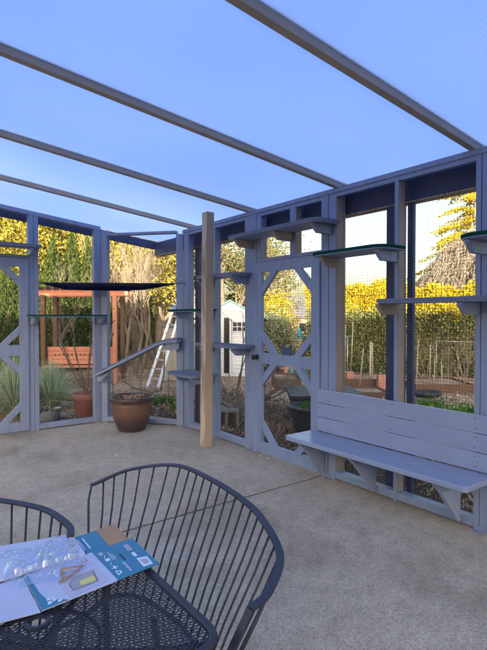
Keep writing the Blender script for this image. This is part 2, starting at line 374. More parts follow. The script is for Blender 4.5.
# ------------------------------------------------------------------ roof
RS = 0.112
def rz(x): return 2.70 + RS * (3.4 - x)
rf = root('patio_roof', (-1.6, 1.5, rz(-1.6)), 'translucent ribbed polycarbonate patio roof on thin grey metal rafters', 'roof')
RY = [5.66, 4.39, 3.07, 1.79, 0.50, -0.80, -2.10, -3.40]
for i, y in enumerate(RY):
    b = MB(); b.obox((-1.6, y, rz(-1.6) + 0.020), (3.66, y, rz(3.66) + 0.020), 0.052, 0.046, (0, 1, 0)); ra = b.build('rafter', 'alu', rf, bevel=0.003)
    b = MB(); b.obox((-1.6, y, rz(-1.6) + 0.062), (3.70, y, rz(3.70) + 0.062), 0.07, 0.010, (0, 1, 0)); b.build('cap_strip', 'alu_l', ra)
ye = [7.12] + RY
for i in range(len(ye) - 1):
    y1 = ye[i] - (0.002 if i == 0 else 0.01); y0 = ye[i + 1] + 0.01
    b = MB(); b.prism([(-1.6, y0, rz(-1.6) + 0.046), (3.76, y0, rz(3.76) + 0.046), (3.76, y1, rz(3.76) + 0.046), (-1.6, y1, rz(-1.6) + 0.046)], (0, 0, 0.008)); b.build('panel', 'poly', rf)
# outer navy carrier beams and posts
b = MB(); b.box((3.56, -3.5, 2.475), (3.66, 7.02, 2.675)); b.build('beam', 'paint_d', rf, bevel=0.004)
b = MB(); b.box((3.555, -3.5, 2.462), (3.655, 7.0, 2.4745)); b.build('drip_edge', 'wood', rf)
b = MB(); b.prism([(-1.6, 7.03, rz(-1.6) - 0.10), (3.66, 7.03, rz(3.66) - 0.10), (3.66, 7.03, rz(3.66) + 0.02), (-1.6, 7.03, rz(-1.6) + 0.02)], (0, 0.06, 0)); b.build('beam', 'paint_d', rf)
for (x0, x1, y0, y1) in ((3.562, 3.652, 2.50, 2.64), (3.562, 3.602, 2.375, 2.43), (3.565, 3.655, 5.72, 5.81), (3.562, 3.652, -0.9, -0.8), (-0.4, -0.3, 6.985, 7.025), (-1.58, -1.48, 2.0, 2.1), (-1.58, -1.48, -3.4, -3.3), (-1.58, -1.48, 6.6, 6.7)):
    b = MB(); b.box((x0, y0, GZ), (x1, y1, 2.473 if x0 > 0 else (2.95 if x0 > -1 else rz(-1.6) - 0.16))); b.build('post', 'paint_d', rf, bevel=0.004)

b = MB(); b.box((-1.585, -3.5, rz(-1.6) - 0.158), (-1.475, 6.95, rz(-1.48) - 0.006)); b.build('beam', 'paint_d', rf, bevel=0.004)
# ------------------------------------------------------------------ enclosure walls
DP = 0.09
def wirepanel(A, B, z0, z1a, z1b, parent, off=0.0, pitch=0.0254, r=0.0013, name='wire_mesh'):
    A, B = Vector((*A, 0)), Vector((*B, 0)); L = (B - A).length; u = (B - A) / L
    m = MB(); k = int(L / pitch)
    def bar(p, q):
        m.tube([p, q], r, 3, cap=False)
    for i in range(k + 1):
        f = (i + 0.5) / (k + 1); p = A + u * L * f
        bar((p.x, p.y, z0), (p.x, p.y, z1a + (z1b - z1a) * f))
    z = z0 + pitch * 0.5; zt = max(z1a, z1b)
    while z < zt:
        f0, f1 = 0.0, 1.0
        if z > min(z1a, z1b):
            f = (z - z1a) / (z1b - z1a)
            if z1a > z1b: f1 = f
            else: f0 = f
        p = A + u * L * f0; q = A + u * L * f1
        bar((p.x, p.y, z), (q.x, q.y, z)); z += pitch
    return m.build(name, 'wire', parent)

# ---- right wall (plane X = 3.4)
X0 = 3.4; TOP = 2.655
rw = root('mesh_wall', (3.4, 3.0, 0), 'long lavender-blue wire mesh wall with the bench and half of the cat shelves', 'enclosure wall')
def rpost(y0, y1, z0=0.0, z1=TOP, d=DP, x=X0, name='post', mat='paint'):
    m = MB(); m.box((x, y0, z0), (x + d, y1, z1)); return m.build(name, mat, rw, bevel=0.003)
rpost(5.715, 5.84, 0.0); rpost(5.067, 5.147)
rpost(4.356, 4.455); rpost(4.245, 4.352, x=X0 - 0.004)
rpost(3.165, 3.255, d=0.128, x=X0 - 0.004); rpost(3.072, 3.161, d=0.13)
rpost(2.405, 2.441)
rpost(1.66, 1.722, d=0.13); rpost(1.726, 1.765, d=0.13, x=X0 - 0.003)
rpost(0.36, 0.45); rpost(-0.95, -0.86); rpost(-2.3, -2.2)
m = MB(); m.box((X0 - 0.008, -3.4, TOP), (X0 + 0.10, 5.86, 2.698)); m.build('top_plate', 'paint', rw, bevel=0.003)
segs = [(5.147, 5.715), (4.455, 5.067), (2.441, 3.072), (1.765, 2.405), (0.45, 1.66), (-0.86, 0.36), (-2.2, -0.95)]
for y0, y1 in segs:
    m = MB(); m.box((X0 + 0.004, y0, 0.012), (X0 + DP - 0.004, y1, 0.075)); m.build('bottom_plate', 'paint', rw, bevel=0.003)
    wirepanel((X0 + 0.086, y0), (X0 + 0.086, y1), 0.04, TOP, TOP, rw)
# header over the door
rpost(3.255, 4.245, 2.112, 2.150, name='door_header')
m = MB(); m.box((X0 + 0.002, 3.613, 2.15), (X0 + 0.088, 3.70, TOP)); m.build('stud', 'paint', rw, bevel=0.003)
m = MB(); m.box((X0 + 0.002, 4.165, 2.15), (X0 + 0.088, 4.243, TOP)); m.build('stud', 'paint', rw, bevel=0.003)
wirepanel((X0 + 0.084, 3.255), (X0 + 0.084, 4.24), 2.15, TOP, TOP, rw)
for y0, y1 in ((3.257, 3.611), (3.702, 4.163), (4.457, 5.065), (2.443, 3.07), (1.767, 2.403), (5.149, 5.713)):
    m = MB(); m.box((X0 + 0.002, y0, TOP - 0.038), (X0 + 0.05, y1, TOP - 0.001)); m.build('trim_strip', 'paint', rw)

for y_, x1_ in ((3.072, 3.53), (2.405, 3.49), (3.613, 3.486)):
    m = MB(); m.box((X0 + 0.006, y_ - 0.004, 2.15 if y_ > 3.5 else 0.08), (x1_ - 0.004, y_ - 0.0005, TOP - 0.04)); m.build('warm_side_strip', 'warm_side', rw)  # thin strip paints warm light onto the post's near side

for y0, y1 in ((5.715, 5.84), (4.245, 4.455), (3.072, 3.255), (1.66, 1.765)):
    m = MB(); ym = (y0 + y1) / 2
    m.box((X0 - 0.012, ym - 0.035, 0.001), (X0 - 0.0085, ym + 0.035, 0.038)); m.box((X0 - 0.05, ym - 0.035, 0.001), (X0 - 0.012, ym + 0.035, 0.006)); m.lathe([(0, 0.006), (0.009, 0.006), (0.009, 0.016), (0, 0.018)], (X0 - 0.032, ym, 0), 8)
    m.build('anchor_bracket', 'paint', rw)

# ---- door builder (local coordinates along u, plane offset)
def door(parent, A, u, W, z0, z1, zr0, zr1, nrm, knob, cat=False, sw=0.11):
    """A: hinge-side foot, u: unit direction along the door, nrm: unit inward normal"""
    A, u, nrm = Vector((*A, 0)), Vector((*u, 0)), Vector((*nrm, 0))
    T = 0.04
    def P(s, z, o=0.0): return A + u * s + nrm * o + Vector((0, 0, z))
    m = MB()
    def brd(s0, s1, a, b, o=0.0, t=T): m.prism([P(s0, a, o), P(s1, a, o), P(s1, b, o), P(s0, b, o)], nrm * t)
    brd(0, sw, z0, z1); brd(W - sw, W, z0, z1)
    brd(sw, W - sw, z0, z0 + 0.115, 0.0015, T - 0.003); brd(sw, W - sw, z1 - 0.11, z1, 0.0015, T - 0.003); brd(sw, W - sw, zr0, zr1, 0.0015, T - 0.003)
    d = m.build('door', 'paint', parent, bevel=0.003)
    L = 0.25; t = 0.075
    def brace(cs, cz, ds, dz):
        mm = MB(); o = 0.003
        # strip between (cs+ds*L, cz) and (cs, cz+dz*L)
        pts = [P(cs + ds * L, cz, o), P(cs + ds * (L - t * 1.414), cz, o), P(cs, cz + dz * (L - t * 1.414), o), P(cs, cz + dz * L, o)]
        mm.prism(pts, nrm * (T - 0.006)); mm.build('brace', 'paint', d, bevel=0.002)
    for s, ds in ((sw, 1), (W - sw, -1)):
        brace(s, z0 + 0.115, ds, 1); brace(s, zr0, ds, -1); brace(s, zr1, ds, 1); brace(s, z1 - 0.11, ds, -1)
    a = P(sw, 0, -0.004); bb = P(W - sw, 0, -0.004)
    wirepanel((a.x, a.y), (bb.x, bb.y), z0 + 0.06, z1 - 0.06, z1 - 0.06, d)
    k = P(knob, (zr0 + zr1) / 2 + 0.01, T)
    mm = MB(); prof = [(0.0, 0.0), (0.028, 0.0), (0.028, 0.006), (0.012, 0.012), (0.012, 0.035), (0.026, 0.042), (0.030, 0.055), (0.024, 0.066), (0.0, 0.070)]
    seg = 20; q1 = u; q2 = Vector((0, 0, 1)); vs = []
    for r_, h_ in prof:
        for j in range(seg):
            an = 2 * math.pi * j / seg; vs.append(k + (q1 * math.cos(an) + q2 * math.sin(an)) * r_ + nrm * h_)
    fs = [(i * seg + j, i * seg + (j + 1) % seg, (i + 1) * seg + (j + 1) % seg, (i + 1) * seg + j) for i in range(len(prof) - 1) for j in range(seg)]
    mm.add(vs, fs, True); mm.build('door_knob', 'black', d)
    if cat:
        cx = W * 0.51; hw = 0.075; b0 = zr1 + 0.0; hh = 0.115
        mm = MB(); mm.prism([P(cx - hw, b0, 0.012), P(cx + hw, b0, 0.012), P(cx + hw * 0.95, b0 + hh * 0.72, 0.012), P(cx + hw * 0.98, b0 + hh, 0.012), P(cx + hw * 0.45, b0 + hh * 0.70, 0.012),
                             P(cx - hw * 0.45, b0 + hh * 0.70, 0.012), P(cx - hw * 0.98, b0 + hh, 0.012), P(cx - hw * 0.95, b0 + hh * 0.72, 0.012)], nrm * 0.014)
        mm.build('cat_ear_plaque', 'paint_d', d)
    return d
door(rw, (X0 - 0.012 + 0.03, 4.238), (0, -1), 4.238 - 3.262, 0.022, 2.106, 1.0, 1.115, (-1, 0), 0.04, cat=True)

# ---- left wall (plane Y = 6.8, top follows the roof slope)
YW = 6.8
lw_ = root('mesh_wall', (1.0, 6.8, 0), 'short lavender-blue mesh wall with a cross-braced door, sloping up to the left', 'enclosure wall')
def lz(x): return rz(x) - 0.05
def lpost(x0, x1, z0=0.0, z1=None, d=DP, y=YW):
    m = MB(); za = lz(x0) if z1 is None else z1; zb = lz(x1) if z1 is None else z1
    m.prism([(x0, y, z0), (x1, y, z0), (x1, y, zb), (x0, y, za)], (0, d, 0)); return m.build('post', 'paint', lw_, bevel=0.003)
lpost(1.628, 1.692); lpost(1.695, 1.752, y=YW - 0.003); lpost(2.505, 2.60); lpost(0.56, 0.66); lpost(-0.45, -0.36); lpost(-1.58, -1.49)
m = MB(); m.prism([(-1.58, YW - 0.006, lz(-1.58)), (2.60, YW - 0.006, lz(2.60)), (2.60, YW - 0.006, lz(2.60) + 0.055), (-1.58, YW - 0.006, lz(-1.58) + 0.055)], (0, 0.10, 0)); m.build('top_plate', 'paint', lw_, bevel=0.003)
m = MB(); m.box((0.66, YW + 0.002, 2.275), (1.628, YW + 0.086, 2.315)); m.build('door_header', 'paint', lw_, bevel=0.003)
for x0, x1 in ((1.752, 2.505), (-0.36, 0.56), (-1.49, -0.45)):
    m = MB(); m.box((x0, YW + 0.004, 0.012), (x1, YW + 0.086, 0.075)); m.build('bottom_plate', 'paint', lw_, bevel=0.003)
    wirepanel((x0, YW + 0.086), (x1, YW + 0.086), 0.04, lz(x0), lz(x1), lw_, r=0.0009)
wirepanel((0.66, YW + 0.084), (1.628, YW + 0.084), 2.315, lz(0.66), lz(1.628), lw_)
door(lw_, (1.622, YW + 0.018), (-1, 0), 0.955, 0.025, 2.268, 1.005, 1.145, (0, -1), 0.90)

# ---- chamfered corner bay
C1 = Vector((2.61, 6.80, 0)); C2 = Vector((3.405, 5.865, 0)); cu = (C2 - C1).normalized(); cn = Vector((cu.y, -cu.x, 0))
if cn.dot(Vector((-1, -1, 0))) < 0: cn = -cn     # inward normal
cw = root('mesh_wall', (3.0, 6.33, 0), 'narrow angled mesh corner bay holding the ramp, behind the glazed pot', 'enclosure wall')
Lc = (C2 - C1).length
def cboard(s0, s1, z0, z1, name, d=DP, off=0.0, z1b=None):
    z1b = z1 if z1b is None else z1b
    m = MB(); a = C1 + cu * s0 + cn * off; b = C1 + cu * s1 + cn * off
    m.prism([(a.x, a.y, z0), (b.x, b.y, z0), (b.x, b.y, z1b), (a.x, a.y, z1)], -cn * d); return m.build(name, 'paint', cw, bevel=0.003)
cboard(-0.02, 0.085, 0.001, 2.74, 'post'); cboard(Lc - 0.10, Lc + 0.0, 0.001, 2.652, 'post')
cboard(0.085, Lc - 0.10, 2.665, 2.70, 'top_plate', off=0.002, z1b=2.70)
cboard(0.085, Lc - 0.10, 0.012, 0.072, 'bottom_plate', off=-0.004, d=0.08)
a = C1 + cu * 0.085 - cn * 0.086; b_ = C1 + cu * (Lc - 0.10) - cn * 0.086
wirepanel((a.x, a.y), (b_.x, b_.y), 0.04, 2.67, 2.67, cw, r=0.0009)

# ------------------------------------------------------------------ cat shelves
def rounded(x0, y0, x1, y1, corners, r=0.08, k=5):
    """outline of rect; corners = set of (ix,iy) to round"""
    out = []
    for (ix, iy, a0) in ((0, 0, 180), (1, 0, 270), (1, 1, 0), (0, 1, 90)):
        x = x1 if ix else x0; y = y1 if iy else y0
        if (ix, iy) in corners:
            cx = x + (-r if ix else r); cy = y + (-r if iy else r)
            for i in range(k + 1):
                a = R(a0 + 90 * i / k); out.append((cx + r * math.cos(a), cy + r * math.sin(a)))
        else: out.append((x, y))
    return out
def bracket_r(sh, y, z, depth=0.26, w=0.038, h=0.085, xw=X0, mat='paint'):
    """wooden arm from the right wall, bevelled front end"""
    m = MB(); xf = xw - depth
    m.prism([(xw - 0.001, y - w / 2, z), (xf, y - w / 2, z), (xf, y - w / 2, z - 0.02), (xf + 0.07, y - w / 2, z - h), (xw - 0.001, y - w / 2, z - h)], (0, w, 0))
    return m.build('bracket', mat, sh, bevel=0.003)
def shelf_r(label, y0, y1, z, depth, brs, mat, corners={(0, 0), (0, 1)}, r=0.10, xin=X0 - 0.006, bd=None, h=0.085, beige=()):
    sh = root('cat_shelf', (X0, (y0 + y1) / 2, z), label, 'cat shelf', 'cat shelves fixed along the enclosure walls')
    o = rounded(xin - depth, y0, xin, y1, corners, r)
    m = MB(); m.prism([(x, y, z - 0.030) for x, y in o], (0, 0, 0.008)); m.build('board', 'paint', sh, bevel=0.002)
    m = MB(); m.prism([(xx, yy, z - 0.0218) for xx, yy in rounded(xin - depth - 0.004, y0 - 0.004, xin, y1 + 0.004, corners, r)], (0, 0, 0.026)); m.build('carpet_cover', mat, sh, bevel=0.004)
    for k_, y in enumerate(brs): bracket_r(sh, y, z - 0.031, (bd or depth * 0.85), h=h, xw=xin, mat='warm_side' if k_ in beige else 'paint')  # arms listed in beige get the painted warm-light colour
    return sh
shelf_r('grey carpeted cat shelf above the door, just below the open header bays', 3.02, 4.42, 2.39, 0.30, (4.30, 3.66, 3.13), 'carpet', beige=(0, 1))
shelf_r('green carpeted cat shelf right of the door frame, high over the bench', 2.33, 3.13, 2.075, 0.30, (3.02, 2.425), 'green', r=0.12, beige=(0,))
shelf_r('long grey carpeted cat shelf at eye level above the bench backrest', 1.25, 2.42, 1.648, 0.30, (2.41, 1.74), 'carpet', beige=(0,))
shelf_r('green carpeted cat shelf cut off by the right edge of the photo', 0.80, 1.75, 2.06, 0.30, (1.69, 0.9), 'green', r=0.12)
shelf_r('grey carpeted cat shelf above eye level between the loose timber and the door', 4.32, 5.15, 2.00, 0.27, (4.41, 5.10), 'carpet', r=0.13)
shelf_r('grey carpeted cat shelf at knob height between the loose timber and the door', 4.26, 5.15, 1.192, 0.27, (4.40, 5.10), 'carpet', r=0.10)
shelf_r('green carpeted corner cat shelf just above the top of the ramp', 5.02, 5.80, 1.603, 0.30, (5.62, 5.10), 'green', r=0.12)
shelf_r('grey carpeted corner cat shelf low on the corner post, beside the ramp', 4.98, 5.66, 0.80, 0.40, (5.45, 5.10), 'carpet', r=0.14)
def shelf_l(label, x0, x1, z, depth, brs, mat, corners={(1, 0)}, r=0.10):
    sh = root('cat_shelf', ((x0 + x1) / 2, YW, z), label, 'cat shelf', 'cat shelves fixed along the enclosure walls'); yi = YW - 0.01
    m = MB(); m.prism([(x, y, z - 0.030) for x, y in rounded(x0, yi - depth, x1, yi, corners, r)], (0, 0, 0.010)); m.build('board', 'paint', sh, bevel=0.002)
    m = MB(); m.prism([(x, y, z - 0.0198) for x, y in rounded(x0 - 0.003, yi - depth - 0.003, x1 + 0.003, yi, corners, r)], (0, 0, 0.022)); m.build('carpet_cover', mat, sh, bevel=0.004)
    for x in brs:
        m = MB(); zz = z - 0.031; yf = yi - depth * 0.8
        m.prism([(x - 0.019, yi, zz), (x - 0.019, yf, zz), (x - 0.019, yf, zz - 0.02), (x - 0.019, yf + 0.07, zz - 0.085), (x - 0.019, yi, zz - 0.085)], (0.038, 0, 0)); m.build('bracket', 'paint', sh, bevel=0.003)
shelf_l('thin green carpeted cat shelf crossing the left window at eye level', 1.60, 2.60, 1.535, 0.27, (1.66, 2.55), 'green', {(0, 0), (1, 0)}, r=0.05)
shelf_l('grey carpeted cat shelf above the left cross-braced door', 0.70, 1.74, 2.425, 0.28, (0.74, 1.63), 'carpet', {(0, 0), (1, 0)})

# ---- ramp in the corner bay
rp = root('cat_ramp', tuple(C1 + cu * 0.6 + Vector((0, 0, 0.9))), 'grey carpeted cat ramp sloping across the corner bay above the glazed pot', 'cat ramp')
def CP(s, o, z): p = C1 + cu * s + cn * o; return Vector((p.x, p.y, z))
path = [(0.02, 0.70), (0.10, 0.735), (0.30, 0.83), (0.55, 0.95), (0.80, 1.075), (0.93, 1.135), (1.02, 1.165), (1.12, 1.185), (1.22, 1.19)]
m = MB(); m.sweep([CP(s, 0.13, z) for s, z in path], 0.20, 0.030); m.build('board', 'paint', rp, bevel=0.002)
m = MB(); m.sweep([CP(s, 0.13, z + 0.026) for s, z in path], 0.207, 0.020); m.build('carpet_cover', 'carpet', rp, bevel=0.004)
m = MB(); m.prism([CP(1.21, 0.10, 1.168), CP(0.98, 0.10, 1.135), CP(1.0, 0.10, 1.075), CP(1.10, 0.10, 1.045), CP(1.21, 0.10, 1.07)], cn * 0.04); m.build('bracket', 'paint', rp, bevel=0.003)
m = MB(); m.prism([CP(0.0, 0.10, 0.665), CP(0.20, 0.10, 0.755), CP(0.17, 0.10, 0.70), CP(0.05, 0.10, 0.60), CP(0.0, 0.10, 0.60)], cn * 0.04); m.build('bracket', 'paint', rp, bevel=0.003)

# ---- hammock
hm = root('cat_hammock', (2.6, 6.3, 1.96), 'dark netting cat hammock strung taut across the corner above eye level', 'cat hammock')
HA = Vector((1.73, 6.72, 1.955)); HB = Vector((3.34, 5.93, 1.965)); HC = Vector((2.66, 6.72, 1.965))
m = MB(); K = 24; rows = 10; vs = []; idx = {}
for j in range(rows + 1):
    for i in range(K + 1):
        f = i / K; g2 = j / rows
        p = HA.lerp(HB, f); q = HA.lerp(HC, f) if False else (HA.lerp(HC, min(1, f / 0.62)) if f < 0.62 else HC.lerp(HB, (f - 0.62) / 0.38))
        pt = p.lerp(q, g2); e = math.sin(math.pi * g2) ** 0.8 * min(1, math.sin(math.pi * f) * 1.6)
        pt.z -= 0.075 * e + 0.015 * math.sin(math.pi * f) * (1 if j else 0)
        idx[i, j] = len(vs); vs.append(pt)
fs = [(idx[i, j], idx[i + 1, j], idx[i + 1, j + 1], idx[i, j + 1]) for i in range(K) for j in range(rows)]
m.add(vs, fs, True); nt_ = m.build('netting', 'net', hm); sm = nt_.modifiers.new('solid', 'SOLIDIFY'); sm.thickness = 0.002
m = MB(); m.tube([HA.lerp(HB, i / 10) for i in range(11)], 0.008, 6); m.build('rope', 'wire', hm)
m = MB(); m.tube([HA, HC, HB], 0.006, 6); m.build('rope', 'wire', hm)
m = MB(); m.tube([HB, HB + Vector((0.03, -0.06, 0.012)), HB + Vector((0.055, -0.16, -0.004))], 0.005, 6); m.build('hook', 'black', hm)

# ------------------------------------------------------------------ bench
bn = root('wall_bench', (3.2, 2.45, 0), 'lavender-blue plank bench fixed to the right mesh wall', 'bench')
BX = X0 - 0.012
zb = 0.425
for i in range(2):
    xa = BX - 0.022 - 0.37 + i * 0.186; xb = xa + 0.183
    if i == 1: xb = BX - 0.024
    cr = {(0, 0), (0, 1)} if i == 0 else set()
    m = MB(); m.prism([(x, y, zb - 0.038) for x, y in rounded(xa, 1.60, xb, 3.33, cr, 0.035, 4)], (0, 0, 0.038)); m.build('seat_board', 'paint_b', bn, bevel=0.005)
for i in range(3):
    z0 = zb + 0.005 + i * 0.134
    m = MB(); m.box((BX - 0.022, 1.50, z0), (BX, 3.265, z0 + 0.129)); bk = m.build('backrest_board', 'paint_b', bn, bevel=0.004)
    for y in (3.13, 2.43, 1.74):
        for dz in (0.03, 0.10):
            seg = 8; m = MB(); m.prism([(BX - 0.0232, y + 0.0045 * math.cos(2 * math.pi * j / seg), z0 + dz + 0.0045 * math.sin(2 * math.pi * j / seg)) for j in range(seg)], (0.002, 0, 0)); m.build('screw_head', 'dgrey', bk)
for y in (3.19, 2.60, 1.85):
    m = MB(); z = zb - 0.039; xf = BX - 0.36; xw = BX
    m.prism([(xw, y, z), (xf, y, z), (xf + 0.10, y, z - 0.088), (xw, y, z - 0.088)], (0, 0.038, 0)); br = m.build('bracket_arm', 'paint_b', bn, bevel=0.003)
    m = MB(); m.prism([(xw, y + 0.001, z - 0.09), (xf + 0.105, y + 0.001, z - 0.09), (xw - 0.03, y + 0.001, 0.03), (xw, y + 0.001, 0.03)], (0, 0.036, 0)); m.build('gusset', 'paint_b', bn, bevel=0.003)

# ------------------------------------------------------------------ loose timber
lt = MB()
bx, by = 3.075, 4.775; dx_, dy_ = 0.022, -0.02
w2 = 0.051
lt.add([(bx - w2, by - w2, 0.001), (bx + w2, by - w2, 0.001), (bx + w2, by + w2, 0.001), (bx - w2, by + w2, 0.001),
        (bx - w2 + dx_, by - w2 + dy_, 2.715), (bx + w2 + dx_, by - w2 + dy_, 2.715), (bx + w2 + dx_, by + w2 + dy_, 2.715), (bx - w2 + dx_, by + w2 + dy_, 2.715)],
       [(0, 3, 2, 1), (4, 5, 6, 7), (0, 1, 5, 4), (1, 2, 6, 5), (2, 3, 7, 6), (3, 0, 4, 7)])
tag(lt.build('timber_post', 'wood', bevel=0.003, org=(bx, by, 0)), 'unpainted square timber standing loose on the concrete left of the door', 'timber post')

# ------------------------------------------------------------------ glazed pot on the patio
gp = root('plant_pot', (2.74, 6.08, 0), 'large glazed brown pot with dark rim standing on the patio below the ramp', 'plant pot')
m = MB(); c0 = (2.74, 6.08, 0)
m.lathe([(0.0, 0.0), (0.165, 0.0), (0.185, 0.02), (0.225, 0.12), (0.255, 0.22), (0.268, 0.32), (0.266, 0.36), (0.262, 0.375), (0.285, 0.39), (0.296, 0.41), (0.298, 0.435), (0.288, 0.455), (0.272, 0.458), (0.262, 0.445), (0.258, 0.40)], c0, 48)
m.build('pot', 'glaze', gp)
m = MB(); m.lathe([(0.0, 0.405), (0.1, 0.41), (0.2, 0.402), (0.262, 0.398)], c0, 32); m.build('soil', 'darksoil', gp)
rng = np.random.default_rng(3)
P = np.column_stack([rng.normal(0, 0.1, 160) + c0[0], rng.normal(0, 0.1, 160) + c0[1], np.full(160, 0.425) + rng.uniform(0, 0.02, 160)])
leafmesh('dead_leaves', 'brownleaf', P, 0.016, gp, rng=rng)

# ------------------------------------------------------------------ table
TZ = 0.715; TC = Vector((0.337, 1.345)); TH_ = 0.365
tb = root('patio_table', (TC.x, TC.y, 0), 'square black metal mesh patio table with an umbrella hole and rounded corners', 'table')
def rrect(c, h, r, k=6):
    return [(c[0] + x, c[1] + y) for x, y in rounded(-h, -h, h, h, {(0, 0), (0, 1), (1, 0), (1, 1)}, r, k)]
rim = rrect(TC, TH_ - 0.010, 0.075)
m = MB(); m.tube([(x, y, TZ - 0.010) for x, y in rim], 0.0125, 10, closed=True); m.build('rim', 'iron', tb)
def clipline(p, d, poly):
    t0, t1 = -9.0, 9.0; k = len(poly)
    for i in range(k):
        ax, ay = poly[i]; bx_, by_ = poly[(i + 1) % k]; ex, ey = bx_ - ax, by_ - ay
        nx, ny = -ey, ex                                     # inward for ccw
        num = (p[0] - ax) * nx + (p[1] - ay) * ny; den = d[0] * nx + d[1] * ny
        if abs(den) < 1e-9:
            if num < 0: return None
            continue
        t = -num / den
        if den > 0: t0 = max(t0, t)
        else: t1 = min(t1, t)
    return (t0, t1) if t1 > t0 else None
def lattice(poly, c, z, ang, pitch, w, th, reach, hole=None, base=0.0):
    m = MB(); poly = list(poly)
    for sgn in (-1, 1):
        a = base + sgn * ang; d = (math.cos(a), math.sin(a)); nn = (-d[1], d[0]); k = int(reach / pitch)
        for i in range(-k, k + 1):
            p = (c[0] + nn[0] * i * pitch, c[1] + nn[1] * i * pitch); r = clipline(p, d, poly)
            if not r: continue
            parts = [r]
            if hole and abs(i * pitch) < hole:
                q = math.sqrt(hole * hole - (i * pitch) ** 2); parts = [(r[0], -q), (q, r[1])]
            for t0, t1 in parts:
                m.obox((p[0] + d[0] * t0, p[1] + d[1] * t0, z), (p[0] + d[0] * t1, p[1] + d[1] * t1, z + 0.0006 * sgn), w, th, (nn[0], nn[1], 0))
    return m
m = lattice(rim, TC, TZ - 0.006, R(25), 0.0112, 0.0022, 0.0020, 0.55, hole=0.026, base=R(8)); tp = m.build('mesh_top', 'iron', tb)
m = MB(); m.sweep([(TC.x + 0.029 * math.cos(a), TC.y + 0.029 * math.sin(a), TZ - 0.004) for a in [2 * math.pi * i / 24 for i in range(24)]], 0.011, 0.010, closed=True); m.build('umbrella_ring', 'iron', tb)
for a in (45, 135):
    d = Vector((math.cos(R(a)), math.sin(R(a)), 0)); m = MB(); L = 0.45
    m.tube([(TC.x + d.x * t * L, TC.y + d.y * t * L, TZ - 0.025 - 0.05 * (1 - t * t)) for t in [-1 + i / 8 for i in range(17)]], 0.009, 8); m.build('brace', 'iron', tb)
m = MB(); m.tube([(TC.x + 0.16 * math.cos(a), TC.y + 0.16 * math.sin(a), TZ - 0.072) for a in [2 * math.pi * i / 32 for i in range(32)]], 0.007, 6, closed=True); m.build('brace_ring', 'iron', tb)
for sx in (-1, 1):
    for sy in (-1, 1):
        m = MB(); m.tube([(TC.x + sx * 0.30, TC.y + sy * 0.30, TZ - 0.02), (TC.x + sx * 0.31, TC.y + sy * 0.31, 0.4), (TC.x + sx * 0.33, TC.y + sy * 0.33, 0.008)], 0.012, 10); m.build('leg', 'iron', tb)

# ------------------------------------------------------------------ barrel-back chairs
def cr(pts, n):
    """catmull-rom resample to n equal-length points"""
    P = [Vector(p) for p in pts]; P = [P[0] * 2 - P[1]] + P + [P[-1] * 2 - P[-2]]; out = []
    for i in range(1, len(P) - 2):
        for k in range(20):
            t = k / 20; a, b, c, d = P[i - 1:i + 3]
            out.append(0.5 * ((2 * b) + (c - a) * t + (2 * a - 5 * b + 4 * c - d) * t * t + (3 * b - a - 3 * c + d) * t ** 3))
    out.append(P[-2]); L = [0]
    for i in range(1, len(out)): L.append(L[-1] + (out[i] - out[i - 1]).length)
    res = []; j = 0
    for i in range(n):
        s = L[-1] * i / (n - 1)
        while j < len(L) - 2 and L[j + 1] < s: j += 1
        f = (s - L[j]) / max(1e-9, L[j + 1] - L[j]); res.append(out[j].lerp(out[j + 1], min(1, f)))
    return res
CB = Vector((0.782, 1.00, 0))
rail_pts = [(1.02, 2.83, .77), (1.331, 2.967, .76), (1.605, 2.865, .75), (1.638, 2.49, .742), (1.586, 2.07, .742), (1.495, 1.796, .745), (1.341, 1.514, .755), (1.129, 1.339, .765), (1.0155, 1.30, .772)]
rail_pts = [(x * s, y * s, EYE - s) for x, y, s in rail_pts]
chair = root('patio_chair', tuple(CB), 'black metal barrel-back chair with thin spindles, at the right side of the table', 'patio chair', 'black spindle-back patio chairs round the table')
rail = cr(rail_pts, 70)
m = MB(); m.sweep(rail, 0.026, 0.009, up=(-0.15, 0, 1)); m.build('top_rail', 'iron', chair, bevel=0.002)
def btm(p): return Vector((0.79 + (p.x - 0.80) * 0.16, 1.10 + (p.y - 1.10) * 0.62, 0.425))
sp = cr(rail_pts, 26)
for i, p in enumerate(sp[1:-1]):
    q = btm(p); q.x -= 0.16 * (1 - math.sin(math.pi * (i + 1) / 25))
    m = MB(); m.tube([p, p.lerp(q, 0.3) + Vector((0.004, 0, 0)), p.lerp(q, 0.7) - Vector((0.004, 0, 0)), q], 0.0042, 6); m.build('spindle', 'iron', chair)
base = [btm(p) for p in cr(rail_pts, 24)]
base = [Vector((p.x - 0.16 * (1 - math.sin(math.pi * i / 23)), p.y, p.z)) for i, p in enumerate(base)]
front = [base[-1] + Vector((-0.16, 0.04, 0)), Vector((base[-1].x - 0.22, 1.25, 0.425)), Vector((base[0].x - 0.22, 1.55, 0.425)), base[0] + Vector((-0.16, -0.04, 0))]
ring = base + front
m = MB(); m.tube(ring, 0.009, 8, closed=True); m.build('seat_frame', 'iron', chair)
pl = [(p.x, p.y) for p in ring]
area = sum(pl[i][0] * pl[(i + 1) % len(pl)][1] - pl[(i + 1) % len(pl)][0] * pl[i][1] for i in range(len(pl)))
if area < 0: pl = pl[::-1]
m = lattice(pl, (0.65, 1.4), 0.428, R(25), 0.013, 0.0024, 0.002, 0.8, base=R(98)); m.build('seat', 'iron', chair)
